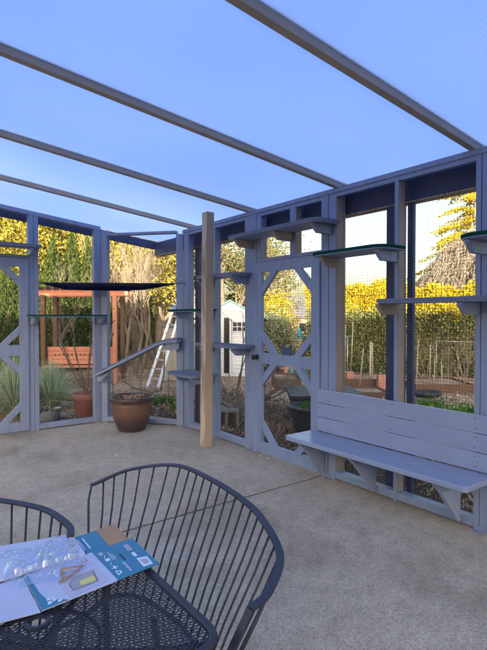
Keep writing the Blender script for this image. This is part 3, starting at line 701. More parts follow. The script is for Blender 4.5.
for e, bq in ((rail[0], base[0]), (rail[-1], base[-1])):
    m = MB(); k = Vector((bq.x - 0.02, bq.y, 0.43)); m.sweep([e, e.lerp(k, 0.1) + Vector((-0.012, 0, -0.02)), e.lerp(k, 0.5), k], 0.024, 0.008, up=(1, 0, 0.05)); m.build('arm_support', 'iron', chair, bevel=0.002)
    s_ = 1 if bq.y > 1.4 else -1
    m = MB(); m.tube([k, (k.x - 0.03, k.y + 0.02 * s_, 0.2), (k.x - 0.05, k.y + 0.03 * s_, 0.006)], 0.011, 8); m.build('leg', 'iron', chair)
for y in (1.22, 1.60):
    m = MB(); m.tube([(0.80, y, 0.42), (0.84, y, 0.2), (0.90, y + (0.03 if y > 1.4 else -0.03), 0.006)], 0.011, 8); m.build('leg', 'iron', chair)
c2 = chair.copy(); COL.objects.link(c2); c2['label'] = 'black metal barrel-back chair at the far table side, cut off by the left edge'
for ch in list(chair.children):
    c = ch.copy(); COL.objects.link(c); c.parent = c2
c2.location = (0.545, 1.715, 0); c2.rotation_euler = (0, 0, R(63))

# ------------------------------------------------------------------ flattened carton on the table
ct = root('flattened_carton', (0.5, 1.5, TZ + 0.01), 'flattened white and teal printed carton lying on the mesh table', 'carton')
def sheet(name, poly, z, t, mat, parent=ct, bev=0):
    """poly of (x,y) or (x,y,dz)"""
    pts = [(p[0], p[1], z + (p[2] if len(p) > 2 else 0)) for p in poly]
    m = MB(); m.prism(pts, (0, 0, t)); return m.build(name, mat, parent, bevel=bev)
z0 = TZ + 0.006
MPL = [(0.353, 1.362), (0.718, 1.392, 0.004), (0.722, 1.605, 0.006), (0.357, 1.578)]
main = sheet('printed_panel', [MPL[0], (0.575, 1.380, 0.002), (0.573, 1.594, 0.003), MPL[3]], z0 + 0.004, 0.003, 'cwhite')
side = sheet('teal_panel', [(0.5752, 1.380, 0.002), MPL[1], MPL[2], (0.5732, 1.594, 0.003)], z0 + 0.004, 0.003, 'cteal')
sheet('teal_flap', [(0.535, 1.598), (0.640, 1.602), (0.637, 1.730, 0.012), (0.535, 1.722, 0.010)], z0 + 0.003, 0.003, 'cteal')
sheet('brown_flap', [(0.641, 1.602), (0.716, 1.608), (0.712, 1.742, 0.014), (0.638, 1.732, 0.012)], z0 + 0.002, 0.003, 'card')
wf = sheet('white_flap', [(0.285, 1.582), (0.548, 1.588), (0.553, 1.738, 0.006), (0.29, 1.80, 0.006)], z0 + 0.008, 0.012, 'cwhite')
sheet('brown_flap', [(0.12, 1.60), (0.283, 1.582), (0.287, 1.80, 0.004), (0.12, 1.81, 0.004)], z0 + 0.001, 0.004, 'card')
sheet('white_flap', [(0.10, 1.405), (0.35, 1.362), (0.354, 1.577), (0.10, 1.585)], z0 + 0.002, 0.003, 'cwhite')
sheet('hand_cutout', [(0.10, 1.44), (0.262, 1.418), (0.262, 1.525), (0.10, 1.54)], z0 + 0.0052, 0.0006, 'card')
# panel-local coordinates for the print
def PL(u, v):
    a = Vector((*MPL[0][:2], 0)).lerp(Vector((*MPL[1][:2], 0)), u); b = Vector((*MPL[3][:2], 0)).lerp(Vector((*MPL[2][:2], 0)), u); p = a.lerp(b, v)
    return (p.x, p.y, 0.0045 * u)
def pr(mat, uv, parent, lift=0.0, name='print'):
    return sheet(name, [PL(u, v) for u, v in uv], z0 + 0.0072 + lift, 0.0004, mat, parent)
pr('cteal', [(0.0, 0.0), (0.20, 0.0), (0.16, 0.07), (0.07, 0.16), (0.045, 0.40), (0.03, 0.98), (0.0, 1.0)], main)
for (u, v, a, b) in ((0.055, 0.06, 0.035, 0.07), (0.095, 0.09, 0.03, 0.06), (0.125, 0.03, 0.035, 0.05), (0.06, 0.15, 0.03, 0.06), (0.10, 0.17, 0.02, 0.04)):
    pr('ink', [(u, v), (u + a, v + 0.01), (u + a * 0.9, v + b), (u + 0.005, v + b * 0.9)], main, 0.0005, 'pictogram')
pr('inkb', [(0.215, 0.03), (0.555, 0.06), (0.535, 0.50), (0.31, 0.55), (0.20, 0.30)], main, 0.0, 'lamp_picture')
pr('inkr', [(0.265, 0.155), (0.475, 0.145), (0.495, 0.47), (0.33, 0.475), (0.262, 0.34)], main, 0.0005, 'lamp_picture')
pr('inkg', [(0.270, 0.165), (0.468, 0.155), (0.485, 0.46), (0.332, 0.463), (0.270, 0.335)], main, 0.0010, 'lamp_picture')
pr('inky', [(0.335, 0.20), (0.46, 0.19), (0.468, 0.33), (0.345, 0.32)], main, 0.0015, 'lamp_picture')
pr('inkr', [(0.468, 0.80), (0.51, 0.79), (0.512, 0.88), (0.47, 0.89)], main, 0.0, 'small_mark')
pr('cwhite', [(0.475, 0.815), (0.503, 0.805), (0.505, 0.868), (0.477, 0.875)], main, 0.0005, 'small_mark')
# icons in a row across the teal panel: D / square \ plus D
def dglyph(u, v, s, par):
    o = [(u, v), (u, v + s * 1.5)] ; arc = [(u + s * 0.55 * math.sin(R(a)), v + s * 0.75 + s * 0.75 * math.cos(R(a))) for a in range(0, 181, 30)]
    outer = [(u, v + s * 1.5)] + arc + [(u, v)]
    pr('ink', outer, par, 0, 'icon'); k = 0.5; cu_, cv_ = u + s * 0.22, v + s * 0.75
    pr('cteal', [(cu_ + (a - cu_) * k, cv_ + (b - cv_) * k) for a, b in outer], par, 0.0005, 'icon')
dglyph(0.632, 0.80, 0.065, side)
pr('ink', [(0.645, 0.68), (0.652, 0.68), (0.668, 0.77), (0.661, 0.77)], side, 0, 'icon')
pr('ink', [(0.640, 0.57), (0.682, 0.575), (0.680, 0.655), (0.638, 0.65)], side, 0, 'icon')
pr('ink', [(0.640, 0.42), (0.647, 0.42), (0.672, 0.51), (0.665, 0.51)], side, 0, 'icon')
pr('ink', [(0.635, 0.315), (0.690, 0.325), (0.690, 0.345), (0.635, 0.335)], side, 0, 'icon')
pr('ink', [(0.655, 0.275), (0.668, 0.275), (0.668, 0.385), (0.655, 0.385)], side, 0.0005, 'icon')
dglyph(0.640, 0.10, 0.085, side)
for k_ in range(3): pr('ink', [(0.700 + k_ * 0.013, 0.55), (0.7035 + k_ * 0.013, 0.55), (0.7035 + k_ * 0.013, 0.85 - 0.06 * k_), (0.700 + k_ * 0.013, 0.85 - 0.06 * k_)], side, 0, 'small_print')
for k_ in range(9): pr('ink', [(0.742 + 0.004 * (k_ % 3), 0.10 + k_ * 0.035), (0.765, 0.10 + k_ * 0.035), (0.765, 0.112 + k_ * 0.035), (0.742 + 0.004 * (k_ % 3), 0.112 + k_ * 0.035)], side, 0, 'small_print')
for k_ in range(5): pr('inkg', [(0.905 - k_ * 0.006, 0.11 + k_ * 0.03), (0.935, 0.11 + k_ * 0.03), (0.935, 0.12 + k_ * 0.03), (0.905 - k_ * 0.006, 0.12 + k_ * 0.03)], side, 0.001, 'small_print')
for k_ in range(4): pr('inkg', [(0.877, 0.67 + k_ * 0.045), (0.91, 0.67 + k_ * 0.045), (0.91, 0.69 + k_ * 0.045), (0.877, 0.69 + k_ * 0.045)], side, 0.001, 'small_print')
pr('black', [(0.775, 0.42), (0.79, 0.42), (0.79, 0.66), (0.775, 0.66)], side, 0.0005, 'slot')
pr('ink', [(0.862, 0.60), (0.925, 0.61), (0.925, 0.90), (0.862, 0.90)], side, 0, 'sticker')
pr('inkb', [(0.872, 0.64), (0.915, 0.65), (0.915, 0.86), (0.872, 0.86)], side, 0.0005, 'sticker')
pr('ink', [(0.875, 0.42), (0.905, 0.42), (0.905, 0.56), (0.875, 0.56)], side, 0, 'small_print')
pr('ink', [(0.865, 0.06), (0.955, 0.05), (0.965, 0.30), (0.875, 0.36)], side, 0.0, 'sticker')
pr('inkb', [(0.885, 0.11), (0.94, 0.105), (0.945, 0.25), (0.89, 0.29)], side, 0.0005, 'sticker')
for q in range(2):
    sheet('small_print', [(0.560 + 0.018 * q, 1.625, 0.0), (0.564 + 0.018 * q, 1.625, 0), (0.562 + 0.018 * q, 1.700, 0.0075), (0.558 + 0.018 * q, 1.700, 0.0075)], z0 + 0.009, 0.0004, 'ink', ct)
# crumpled clear bag
m = MB(); rng = np.random.default_rng(11); nx, ny = 46, 34; vs = []
def cz(x, y): return 0.007 * abs(math.sin(19 * x + 5 * math.sin(13 * y))) + 0.006 * abs(math.sin(27 * y + 4 * math.sin(17 * x + 1)))
for j in range(ny):
    for i in range(nx):
        u, v = i / (nx - 1), j / (ny - 1); x = 0.315 + 0.225 * u + 0.012 * math.sin(9 * v + 2); y = 1.495 + 0.245 * v + 0.018 * math.sin(7 * u + 1)
        e = min(u, 1 - u, v, 1 - v); z = z0 + 0.020 + cz(x * 2, y * 2) * min(1, e * 6) + rng.uniform(0, 0.0012) + (-0.010 if y < 1.58 else 0.003)
        vs.append((x, y, z))
m.add(vs, [(j * nx + i, j * nx + i + 1, (j + 1) * nx + i + 1, (j + 1) * nx + i) for j in range(ny - 1) for i in range(nx - 1)])
o = m.build('plastic_bag', 'plastic', org=(0.42, 1.6, z0 + 0.02))
tag(o, 'crumpled clear plastic bag lying on the carton', 'plastic bag')
m = MB(); zz = z0 + 0.014
m.sweep([(0.452, 1.520, zz + 0.006), (0.446, 1.476, zz + 0.004), (0.428, 1.462, zz), (0.470, 1.480, zz + 0.003), (0.515, 1.503, zz + 0.006), (0.452, 1.520, zz + 0.008)], 0.006, 0.004)
tag(m.build('cardboard_loop', 'card', org=(0.46, 1.49, zz)), 'small bent brown cardboard strip beside the lamp picture on the carton', 'cardboard strip')

# ================================================================== garden
def grow(m, p, d, L, r, depth, tips, rnd, spread=0.5, up=0.1, nseg=4, kids=(2, 4), shrink=0.68, sides=6, wob=0.12):
    pts = [p.copy()]; rad = [r]; q = p.copy(); dd = d.normalized()
    for i in range(nseg):
        dd = (dd + Vector((rnd.gauss(0, wob), rnd.gauss(0, wob), rnd.gauss(0, wob) + up * 0.3))).normalized()
        q = q + dd * (L / nseg); pts.append(q.copy()); rad.append(r * (1 - 0.45 * (i + 1) / nseg))
    m.tube(pts, rad, sides if depth > 1 else 3, cap=False)
    if depth <= 1:
        tips += [(pts[k], dd) for k in range(1, len(pts))]
    if depth == 0: return
    for k in range(rnd.randint(*kids)):
        f = rnd.uniform(0.35, 1.0); j = min(nseg - 1, int(f * nseg)); b = pts[j].lerp(pts[j + 1], f * nseg - j if f * nseg - j <= 1 else 1)
        a = rnd.uniform(0, 2 * math.pi); o = dd.orthogonal().normalized(); o2 = dd.cross(o)
        nd = (dd + (o * math.cos(a) + o2 * math.sin(a)) * spread * rnd.uniform(0.7, 1.4) + Vector((0, 0, up))).normalized()
        grow(m, b, nd, L * shrink * rnd.uniform(0.8, 1.15), rad[j] * 0.62, depth - 1, tips, rnd, spread, up, nseg, kids, shrink, sides, wob)
    grow(m, pts[-1], (dd + Vector((0, 0, up))).normalized(), L * shrink, rad[-1] * 0.85, depth - 1, tips, rnd, spread, up, nseg, kids, shrink, sides, wob)
def broadleaf(name, loc, label, cat, H, seed, leaf='yellow', nleaf=5000, size=0.06, depth=4, r=None, spread=0.55, clump=0.25, bark='bark', group=None, up=0.12, trunk=0.28, kids=(2, 4), tips_keep=1.0):
    rnd = random.Random(seed); t = root(name, tuple(loc), label, cat, group); m = MB(); tips = []
    grow(m, Vector(loc) - Vector((0, 0, 0.05)), Vector((rnd.gauss(0, 0.05), rnd.gauss(0, 0.05), 1)), H * trunk, r or H * 0.022, depth, tips, rnd, spread, up, kids=kids)
    zs = max(p.z for p, _ in tips) - loc[2]; k = H / zs
    m.v = [(loc[0] + (a - loc[0]) * k, loc[1] + (b - loc[1]) * k, loc[2] + (c - loc[2]) * k) for a, b, c in m.v]
    m.build('trunk', bark, t)
    if nleaf:
        rng = np.random.default_rng(seed); T = np.array([[loc[0] + (p.x - loc[0]) * k, loc[1] + (p.y - loc[1]) * k, loc[2] + (p.z - loc[2]) * k] for p, _ in tips])
        T = T[rng.random(len(T)) < tips_keep]; T = T[T[:, 2] > loc[2] + 0.12 * H]
        P = T[rng.integers(0, len(T), nleaf)] + rng.normal(0, clump, (nleaf, 3)) * np.array([1, 1, 0.8])
        leafmesh('crown', leaf, P, size, t, rng=rng)
    return t
def conifer(name, loc, label, cat, H, Rb, seed, leaf='evergreen', n=6000, size=0.07, group=None, power=0.9, z0=0.02):
    t = root(name, tuple(loc), label, cat, group); rng = np.random.default_rng(seed)
    m = MB(); m.tube([Vector(loc), Vector(loc) + Vector((0, 0, H * 0.9))], [Rb * 0.10, Rb * 0.02], 7); m.build('trunk', 'bark', t)
    h = z0 + (1 - z0) * rng.beta(1.0, 1.7, n); ang = rng.uniform(0, 2 * np.pi, n)
    # upright plume clumps
    lump = 1 + 0.17 * np.sin(ang * 7 + 5 * h * 3 + seed) + 0.12 * np.sin(ang * 13 - h * 21 + seed * 2) + 0.08 * np.sin(h * 60 + ang * 4)
    rad = Rb * (1 - h) ** power * (0.45 + 0.55 * np.sqrt(rng.random(n))) * lump * np.minimum(1, 0.6 + h * 5)
    P = np.column_stack([loc[0] + rad * np.cos(ang), loc[1] + rad * np.sin(ang), loc[2] + h * H * (1 + 0.03 * np.sin(ang * 5))])
    leafmesh('crown', leaf, P, size, t, rng=rng, aspect=0.35, droop=(0.5, (0, 0, 1)))
    return t
def hedge(name, A, B, H, W, label, leaf, n, size, seed, zb=GZ, core='hedge', topleaf=None, ztop=None, group=None):
    A, B = Vector(A), Vector(B); c = (A + B) / 2; t = root(name, (c.x, c.y, zb), label, 'hedge', group); u = (B - A); L = u.length; u.normalize(); nn = Vector((-u.y, u.x, 0)); rng = np.random.default_rng(seed)
    def hh(s): return H * (1 + 0.05 * np.sin(s * 2.1 + seed) + 0.04 * np.sin(s * 5.3 + 1) + 0.02 * np.sin(s * 13))
    def make(nm, mat, k, zlo, zhi, sz):
        s = rng.uniform(0, L, k); side = rng.random(k); z = zlo + (1.0 - zlo) * rng.random(k) if zhi is None else zlo + (zhi - zlo) * rng.random(k)
        top = rng.random(k) < 0.25 if zhi is None else np.zeros(k, bool)
        o = np.where(top, rng.uniform(-W / 2, W / 2, k), np.where(side < 0.6, -1, 1) * (W / 2) * (1 - 0.35 * rng.random(k) ** 2))
        o = o * (1 + 0.18 * np.sin(s * 4.1 + z * 6) + 0.12 * np.sin(s * 9 - z * 13)); z = np.where(top, 1.0, z)
        zz = zb + hh(s) * z + rng.normal(0, 0.05, k)
        P = np.column_stack([A.x + u.x * s + nn.x * o, A.y + u.y * s + nn.y * o, zz]); P[:, :2] += rng.normal(0, 0.05, (k, 2))
        return leafmesh(nm, mat, P, sz, t, rng=rng)
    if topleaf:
        f = (ztop - zb) / H; make('foliage', leaf, n, 0.0, f, size); make('sunlit_top', topleaf, int(n * 0.45), f - 0.05, None, size)  # golden leaves above ztop paint the sunlit part of the hedge
    else: make('foliage', leaf, n, 0.0, None, size)
    m = MB(); a = A + u * 0.1; b = B - u * 0.1; w_ = W * 0.32
    m.prism([(a.x - nn.x * w_, a.y - nn.y * w_, zb), (b.x - nn.x * w_, b.y - nn.y * w_, zb), (b.x + nn.x * w_, b.y + nn.y * w_, zb), (a.x + nn.x * w_, a.y + nn.y * w_, zb)], (0, 0, H * 0.82)); m.build('stems', 'bark', t)
    return t

# --- left: row of arborvitae, yellow-lit trees behind
EV = [(8, 14.2, 3.4, .95), (30, 14.4, 3.7, .9), (53, 14.4, 4.0, .92), (72, 15.0, 4.3, .92), (88, 15.2, 4.0, .85), (100, 15.2, 3.7, .75), (-16, 14.2, 3.3, .8), (-40, 14.0, 3.4, .85)]
EL = ['squat dark green conifer seen through the left door', 'dark green conifer hidden behind the post beside the left door', 'dark green pointed conifer behind the left end of the red arbour',
      'tallest dark green pointed conifer, behind the middle of the red arbour', 'slim dark green conifer behind the right half of the red arbour', 'small dark green conifer behind the right post of the red arbour',
      'dark green conifer just outside the left edge of the photo', 'dark green conifer farthest left of the row, outside the photo']
for i, (px, d, H, r_) in enumerate(EV):
    conifer('conifer', at(px, d, GZ), EL[i], 'conifer', H, r_, 20 + i, n=14000, size=0.042, group='dark conifers behind the red arbour')
YT = [(2, 20, 7.6, 'broad yellow-lit tree behind the conifers at the left edge', 'yellow', 31, 9000), (34, 22, 8.5, 'tall yellow-lit tree rising behind the conifers beside the left post', 'olive', 32, 9000), (62, 20.5, 7.4, 'golden lit tree above the tallest conifer', 'yellow', 33, 10000),
      (86, 22, 8.6, 'tall golden tree behind the slim conifer', 'olive', 34, 8000), (-40, 21, 8, 'yellow tree outside the left edge of the photo', 'yellow', 35, 6000)]
for px, d, H, lb, lf, sd, nl in YT:
    broadleaf('broadleaf_tree', at(px, d, GZ), lb, 'tree', H, sd, lf, int(nl * 2.4), 0.055, depth=4, clump=0.42, group='tall yellow-lit trees at the garden edge', spread=0.6)
YT2 = [(116, 17, 6.4, 'bare-branched yellow tree above the right end of the red arbour', 'yellow', 41, 2600), (137, 18.5, 7.4, 'yellow tree with bare trunks in the middle of the corner bay', 'yellow', 42, 4200), (158, 16.5, 6.6, 'yellow tree behind the top of the ladder', 'yellow', 43, 5200),
       (176, 19.5, 7.4, 'yellow tree hidden partly by the corner post', 'yellow', 44, 6000), (196, 17, 6.2, 'yellow tree seen between the corner post and the loose timber', 'yellow', 45, 4000)]
for px, d, H, lb, lf, sd, nl in YT2:
    broadleaf('broadleaf_tree', at(px, d, GZ), lb, 'tree', H, sd, lf, int(nl * 2.2), 0.045, depth=4, clump=0.30, group='yellow trees behind the corner bay', spread=0.45, up=0.2, bark='twig', kids=(3, 4))
for i, (px, d, H, lb) in enumerate([(112, 13.4, 3.9, 'leafless thicket tree just right of the red arbour'), (124, 14.0, 4.4, 'leafless grey-brown tree above the lower end of the ramp'), (134, 13.2, 3.8, 'leafless multi-branched tree behind the middle of the ramp'), (143, 14.5, 4.6, 'leafless tree left of the ladder'), (156, 15.0, 4.2, 'leafless tree behind the ladder')]):
    broadleaf('bare_tree', at(px, d, GZ), lb, 'bare tree', H, 60 + i, nleaf=0, depth=5, r=0.038, spread=0.42, up=0.28, bark='twig', group='leafless trees behind the corner bay', trunk=0.22, kids=(2, 3))
broadleaf('bare_shrub', at(60, 12.6, GZ), 'pale leafless twiggy shrub in front of the conifers, above the red arbour beam', 'shrub', 3.1, 71, nleaf=0, depth=5, r=0.03, spread=0.5, up=0.2, bark='twig', trunk=0.2, kids=(2, 3))
hedge('hedge', at(-60, 23, 0), at(200, 23, 0), 3.0, 1.2, 'dark green hedge closing the garden behind the yellow trees', 'hedge', 20000, 0.07, 77)
hedge('hedge', at(-60, 15.8, 0), at(112, 16.0, 0), 1.9, 0.8, 'low dark hedge filling the gaps behind the conifers', 'evergreen', 9000, 0.07, 78)

# --- red arbour with bench
AD = 11.6
ab = root('garden_arbour', tuple(at(78, AD, GZ)), 'red-stained wooden arbour with a planked bench, in front of the conifers', 'arbour')
L0, L1 = at(43, AD), at(114.5, AD); back = Vector((ST, CT, 0)) * 0.75; ux = (L1 - L0).normalized()
def pst(p, mat):
    m = MB(); m.obox((p.x, p.y, GZ), (p.x, p.y, 2.02), 0.10, 0.10, ux); return m.build('post', mat, ab, bevel=0.004)
pst(L0, 'cedar_d'); pst(L1, 'cedar'); pst(L0 + back, 'cedar_d'); pst(L1 + back, 'cedar_d')  # left and back posts dark brown, right front post red
for off, mt in ((0.0, 'cedar'), (0.75, 'cedar')):
    o = Vector((ST, CT, 0)) * off; a = L0 + o - ux * 0.30; b = L1 + o + ux * 0.22
    m = MB(); m.obox((a.x, a.y, 2.07), (b.x, b.y, 2.07), 0.055, 0.14, (0, 0, 0) if False else Vector((ST, CT, 0))); m.build('beam', mt, ab, bevel=0.004)
for k in range(13):
    p = L0 - ux * 0.22 + ux * ((L1 - L0).length + 0.38) * k / 12 - Vector((ST, CT, 0)) * 0.22; q = p + Vector((ST, CT, 0)) * 1.2
    m = MB(); m.obox((p.x, p.y, 2.175), (q.x, q.y, 2.175), 0.04, 0.07, ux); m.build('rafter', 'cedar_d', ab)
bo = Vector((ST, CT, 0)) * 0.085
for k in range(4):
    z = 0.42 + 0.105 * k; a = L0 + bo + ux * 0.06; b = L1 + bo - ux * 0.06
    m = MB(); m.obox((a.x, a.y, z), (b.x, b.y, z), 0.025, 0.099, Vector((ST, CT, 0))); bb_ = m.build('bench_back_board', 'cedar', ab, bevel=0.004)
    if k == 2: slotb = bb_
for k in range(14):
    p = L0 + bo - Vector((ST, CT, 0)) * 0.015 + ux * (0.25 + k * 0.1); m = MB(); m.obox((p.x, p.y, 0.58), (p.x, p.y, 0.615), 0.05, 0.006, ux); m.build('slot', 'cedar_d', slotb)
for k in range(3):
    o = Vector((ST, CT, 0)) * (0.0 - 0.12 * k); a = L0 + o + ux * 0.06; b = L1 + o - ux * 0.06
    m = MB(); m.obox((a.x, a.y, 0.335), (b.x, b.y, 0.335), 0.11, 0.03, Vector((ST, CT, 0))); m.build('seat_board', 'cedar', ab, bevel=0.004)
# dark strip standing in for the bench's shade, then brown bed edging
for lb, pxa, pxb, d, h_, mt in (('dark strip standing in for the shade below the red bench', 38, 93, 10.6, 0.22, 'cedar_d'), ('brown timber bed edging behind the terracotta pot', 60, 92, 9.2, 0.13, 'bark')):
    a, b = at(pxa, d), at(pxb, d + 0.3); m = MB(); m.obox((a.x, a.y, GZ + h_ / 2), (b.x, b.y, GZ + h_ / 2), 0.10, h_, Vector((ST, CT, 0)))
    tag(m.build('edging_and_shade_strip', mt, bevel=0.01, org=tuple(a)), lb, 'bed edging')

# --- terracotta pot with bare stems
tpp = at(86, 7.35, GZ); tq = root('plant_pot', tuple(tpp), 'terracotta pot outside the left window, holding tall bare stems', 'plant pot')
m = MB(); m.lathe([(0, 0), (0.155, 0), (0.20, 0.36), (0.215, 0.365), (0.225, 0.45), (0.205, 0.455), (0.195, 0.40), (0.0, 0.39)], tpp, 36); m.build('pot', 'terra', tq)
rnd = random.Random(5); tr = root('bare_shrub', tuple(tpp + Vector((0, 0, 0.40))), 'bare forked shrub growing in the terracotta pot', 'shrub'); m = MB(); tips = []
for a in (-0.42, 0.1, -0.2, 0.35):
    grow(m, tpp + Vector((0, 0, 0.38)), Vector((a * CT, -a * ST, 1)), 0.62, 0.017, 3, tips, rnd, 0.28, 0.25, kids=(1, 2), wob=0.07, shrink=0.62)
m.build('stems', 'twig', tr)
P = np.array([[p.x, p.y, p.z] for p, _ in tips if p.z > 0.95]); tag(leafmesh('buds', 'brownleaf', P[np.random.default_rng(1).integers(0, len(P), 220)] + np.random.default_rng(2).normal(0, 0.02, (220, 3)), 0.016, tr), kind='stuff')

# --- ornamental grass
def grasstuft(loc, label, H, n, seed, spread=0.55, mat='blade'):
    rng = random.Random(seed); m = MB()
    for i in range(n):
        a = rng.uniform(0, 2 * math.pi); lean = abs(rng.gauss(0, 0.5)) * spread; L = H * rng.uniform(0.65, 1.1); w_ = 0.0085
        d = Vector((math.cos(a), math.sin(a), 0)); s_ = Vector((-d.y, d.x, 0)); p = Vector(loc) + d * rng.uniform(0, 0.10); vs = []
        for k in range(6):
            f = k / 5; x = lean * L * f + 0.55 * lean * L * f * f * 1.2; z = L * f - lean * L * 0.9 * f * f
            q = p + d * x + Vector((0, 0, z)); ww = w_ * (1 - f * 0.85); vs += [q - s_ * ww, q + s_ * ww]
        m.add(vs, [(2 * k, 2 * k + 1, 2 * k + 3, 2 * k + 2) for k in range(5)])
    return tag(m.build('ornamental_grass', mat, org=tuple(loc)), label, 'ornamental grass')
grasstuft(at(12, 7.9, GZ), 'pale variegated grass clump behind the left door', 0.98, 1500, 1, 0.75)
grasstuft(at(50, 8.3, GZ), 'pale variegated grass clump seen at the lower left of the window', 0.85, 1200, 2, 0.7)
grasstuft(at(-32, 8.2, GZ), 'pale variegated grass clump outside the left edge of the photo', 0.9, 700, 3, 0.7)

# --- path light, rocks
p = at(57, 7.25, GZ); pl_ = root('path_light', tuple(p), 'small dark garden path light with a metal cap among the rocks', 'path light')
m = MB(); m.tube([p, p + Vector((0, 0, 0.20))], 0.022, 10); m.build('stake', 'paint_d', pl_)
m = MB(); m.lathe([(0, 0.20), (0.03, 0.20), (0.032, 0.235), (0.05, 0.237), (0.045, 0.252), (0, 0.262)], p, 20); m.build('cap', 'alu_l', pl_)
def rock(loc, s, label, seed, mat='stone'):
    rng = np.random.default_rng(seed); m = MB(); vs = []; n1, n2 = 10, 14; off = rng.uniform(0, 6, 6)
    for i in range(n1 + 1):
        for j in range(n2):
            a, b = math.pi * i / n1, 2 * math.pi * j / n2; x, y, z = math.sin(a) * math.cos(b), math.sin(a) * math.sin(b), math.cos(a)
            k = 1 + 0.14 * math.sin(3 * x + off[0]) * math.cos(4 * y + off[1]) + 0.10 * math.sin(6 * z + 5 * x + off[2])
            vs.append((loc[0] + x * s[0] * k, loc[1] + y * s[1] * k, loc[2] + s[2] * 0.55 + z * s[2] * k))
    m.add(vs, [(i * n2 + j, i * n2 + (j + 1) % n2, (i + 1) * n2 + (j + 1) % n2, (i + 1) * n2 + j) for i in range(n1) for j in range(n2)], True)
    return tag(m.build('rock', mat, org=tuple(loc)), label, 'rock', 'rocks in the planting bed')
rock(at(47, 7.35, GZ), (0.13, 0.12, 0.11), 'rounded grey rock left of the path light', 1)
rock(at(66, 7.7, GZ), (0.12, 0.10, 0.07), 'flat grey rock between the path light and the terracotta pot', 2)
rock(at(52, 8.2, GZ), (0.10, 0.10, 0.06), 'small grey rock under the grass clump', 3)
rock(at(226, 8.4, GZ), (0.30, 0.10, 0.05), 'long pale flat stone behind the hollow block', 4)

# --- ladder and beige shed
lt_t, lt_b = at(177.0, 11.6, zat(306, 11.6)), None
bl, br_ = at(146.5, 10.9, GZ + 0.02), at(157, 10.7, GZ + 0.02); tl, tr_ = at(173.5, 11.6, zat(307, 11.6)), at(180, 11.45, zat(309, 11.6))
ld = root('ladder', tuple((bl + br_) / 2), 'aluminium ladder with bright blue ends leaning beside the beige shed', 'ladder')
for a, b in ((bl, tl), (br_, tr_)):
    m = MB(); m.obox(a, b, 0.03, 0.06, Vector((ST, CT, 0))); m.build('rail', 'alu_l', ld, bevel=0.003)
for k in range(1, 9):
    f = k / 9; m = MB(); m.tube([bl.lerp(tl, f), br_.lerp(tr_, f)], 0.017, 6); m.build('rung', 'alu_l', ld)
for a, b, f0, f1 in ((bl, tl, 0.96, 1.02), (br_, tr_, 0.97, 1.02), (br_, tr_, 0.52, 0.57)):
    m = MB(); m.obox(a.lerp(b, f0), a.lerp(b, f1), 0.095, 0.05, Vector((ST, CT, 0))); m.build('end_cap', 'blue', ld, bevel=0.004)
sp_ = at(181, 12.6, GZ); sh2 = root('storage_shed', tuple(sp_), 'beige boarded storage shed behind the corner post, right of the ladder', 'shed')
fw = Vector((ST, CT, 0)); rt = Vector((CT, -ST, 0))
def obb(c, wx, wy, z0, z1, name, mat, parent, bev=0.004, off=(0, 0)):
    c = c + rt * off[0] + fw * off[1]; m = MB()
    m.prism([c + rt * a * wx / 2 + fw * b * wy / 2 + Vector((0, 0, z0 - c.z)) for a, b in ((-1, -1), (1, -1), (1, 1), (-1, 1))], (0, 0, z1 - z0)); return m.build(name, mat, parent, bevel=bev)
obb(sp_, 0.82, 0.8, GZ, 1.25, 'wall', 'beige', sh2); obb(sp_, 0.95, 0.95, 1.25, 1.31, 'roof', 'roofing', sh2)
for k in range(5): obb(sp_, 0.035, 0.015, GZ, 1.25, 'batten', 'beige', sh2, off=(-0.36 + 0.18 * k, -0.41))

# --- wire garden fence behind the pot
wf_ = root('garden_fence', tuple(at(145, 9.0, GZ)), 'low thin wire garden fence behind the glazed pot', 'wire fence')
for px in (112, 140, 168, 196):
    p = at(px, 9.0, GZ); m = MB(); m.tube([p, p + Vector((0, 0, 0.55))], 0.010, 6); m.build('stake', 'twig', wf_)
m = MB(); a, b = at(112, 9.0, GZ), at(196, 9.0, GZ)
for z in (0.08, 0.2, 0.32, 0.44, 0.53): m.tube([a + Vector((0, 0, z)), b + Vector((0, 0, z))], 0.0018, 4)
for k in range(23): q = a.lerp(b, k / 22); m.tube([q, q + Vector((0, 0, 0.53))], 0.0014, 3)
m.build('wire_mesh', 'alu_l', wf_)
m = MB(); m.tube([at(118, 9.6, 0.28), at(135, 9.4, 0.12), at(150, 9.3, 0.06), at(160, 9.3, 0.10), at(163, 9.5, 0.35), at(164, 9.8, 0.75)], 0.016, 8)
tag(m.build('bent_branch', 'bark', org=tuple(at(140, 9.4, GZ))), 'bent grey branch lying behind the glazed pot', 'branch')
rng = np.random.default_rng(8)
def sproutplant(p, nm, H, sd):
    rn = random.Random(sd); m = MB()
    for q in range(26):
        a = rn.uniform(0, 6.28); d = Vector((math.cos(a), math.sin(a), 0)); sd_ = Vector((-d.y, d.x, 0)); l = H * rn.uniform(.5, 1.1); k_ = rn.uniform(.1, .6); b = Vector(p) + d * 0.01; mid = b + d * l * k_ * .5 + Vector((0, 0, l * .7)); tip = b + d * l * k_ + Vector((0, 0, l))
        m.add([b, mid - sd_ * 0.012, tip, mid + sd_ * 0.012], [(0, 1, 2, 3)])
    m.tube([p, Vector(p) + Vector((0, 0, .05))], 0.014, 6)
    return tag(m.build('sprouting_plant', 'sprout', org=tuple(p)), nm, 'plant', 'green sprouts in the bed behind the glazed pot')
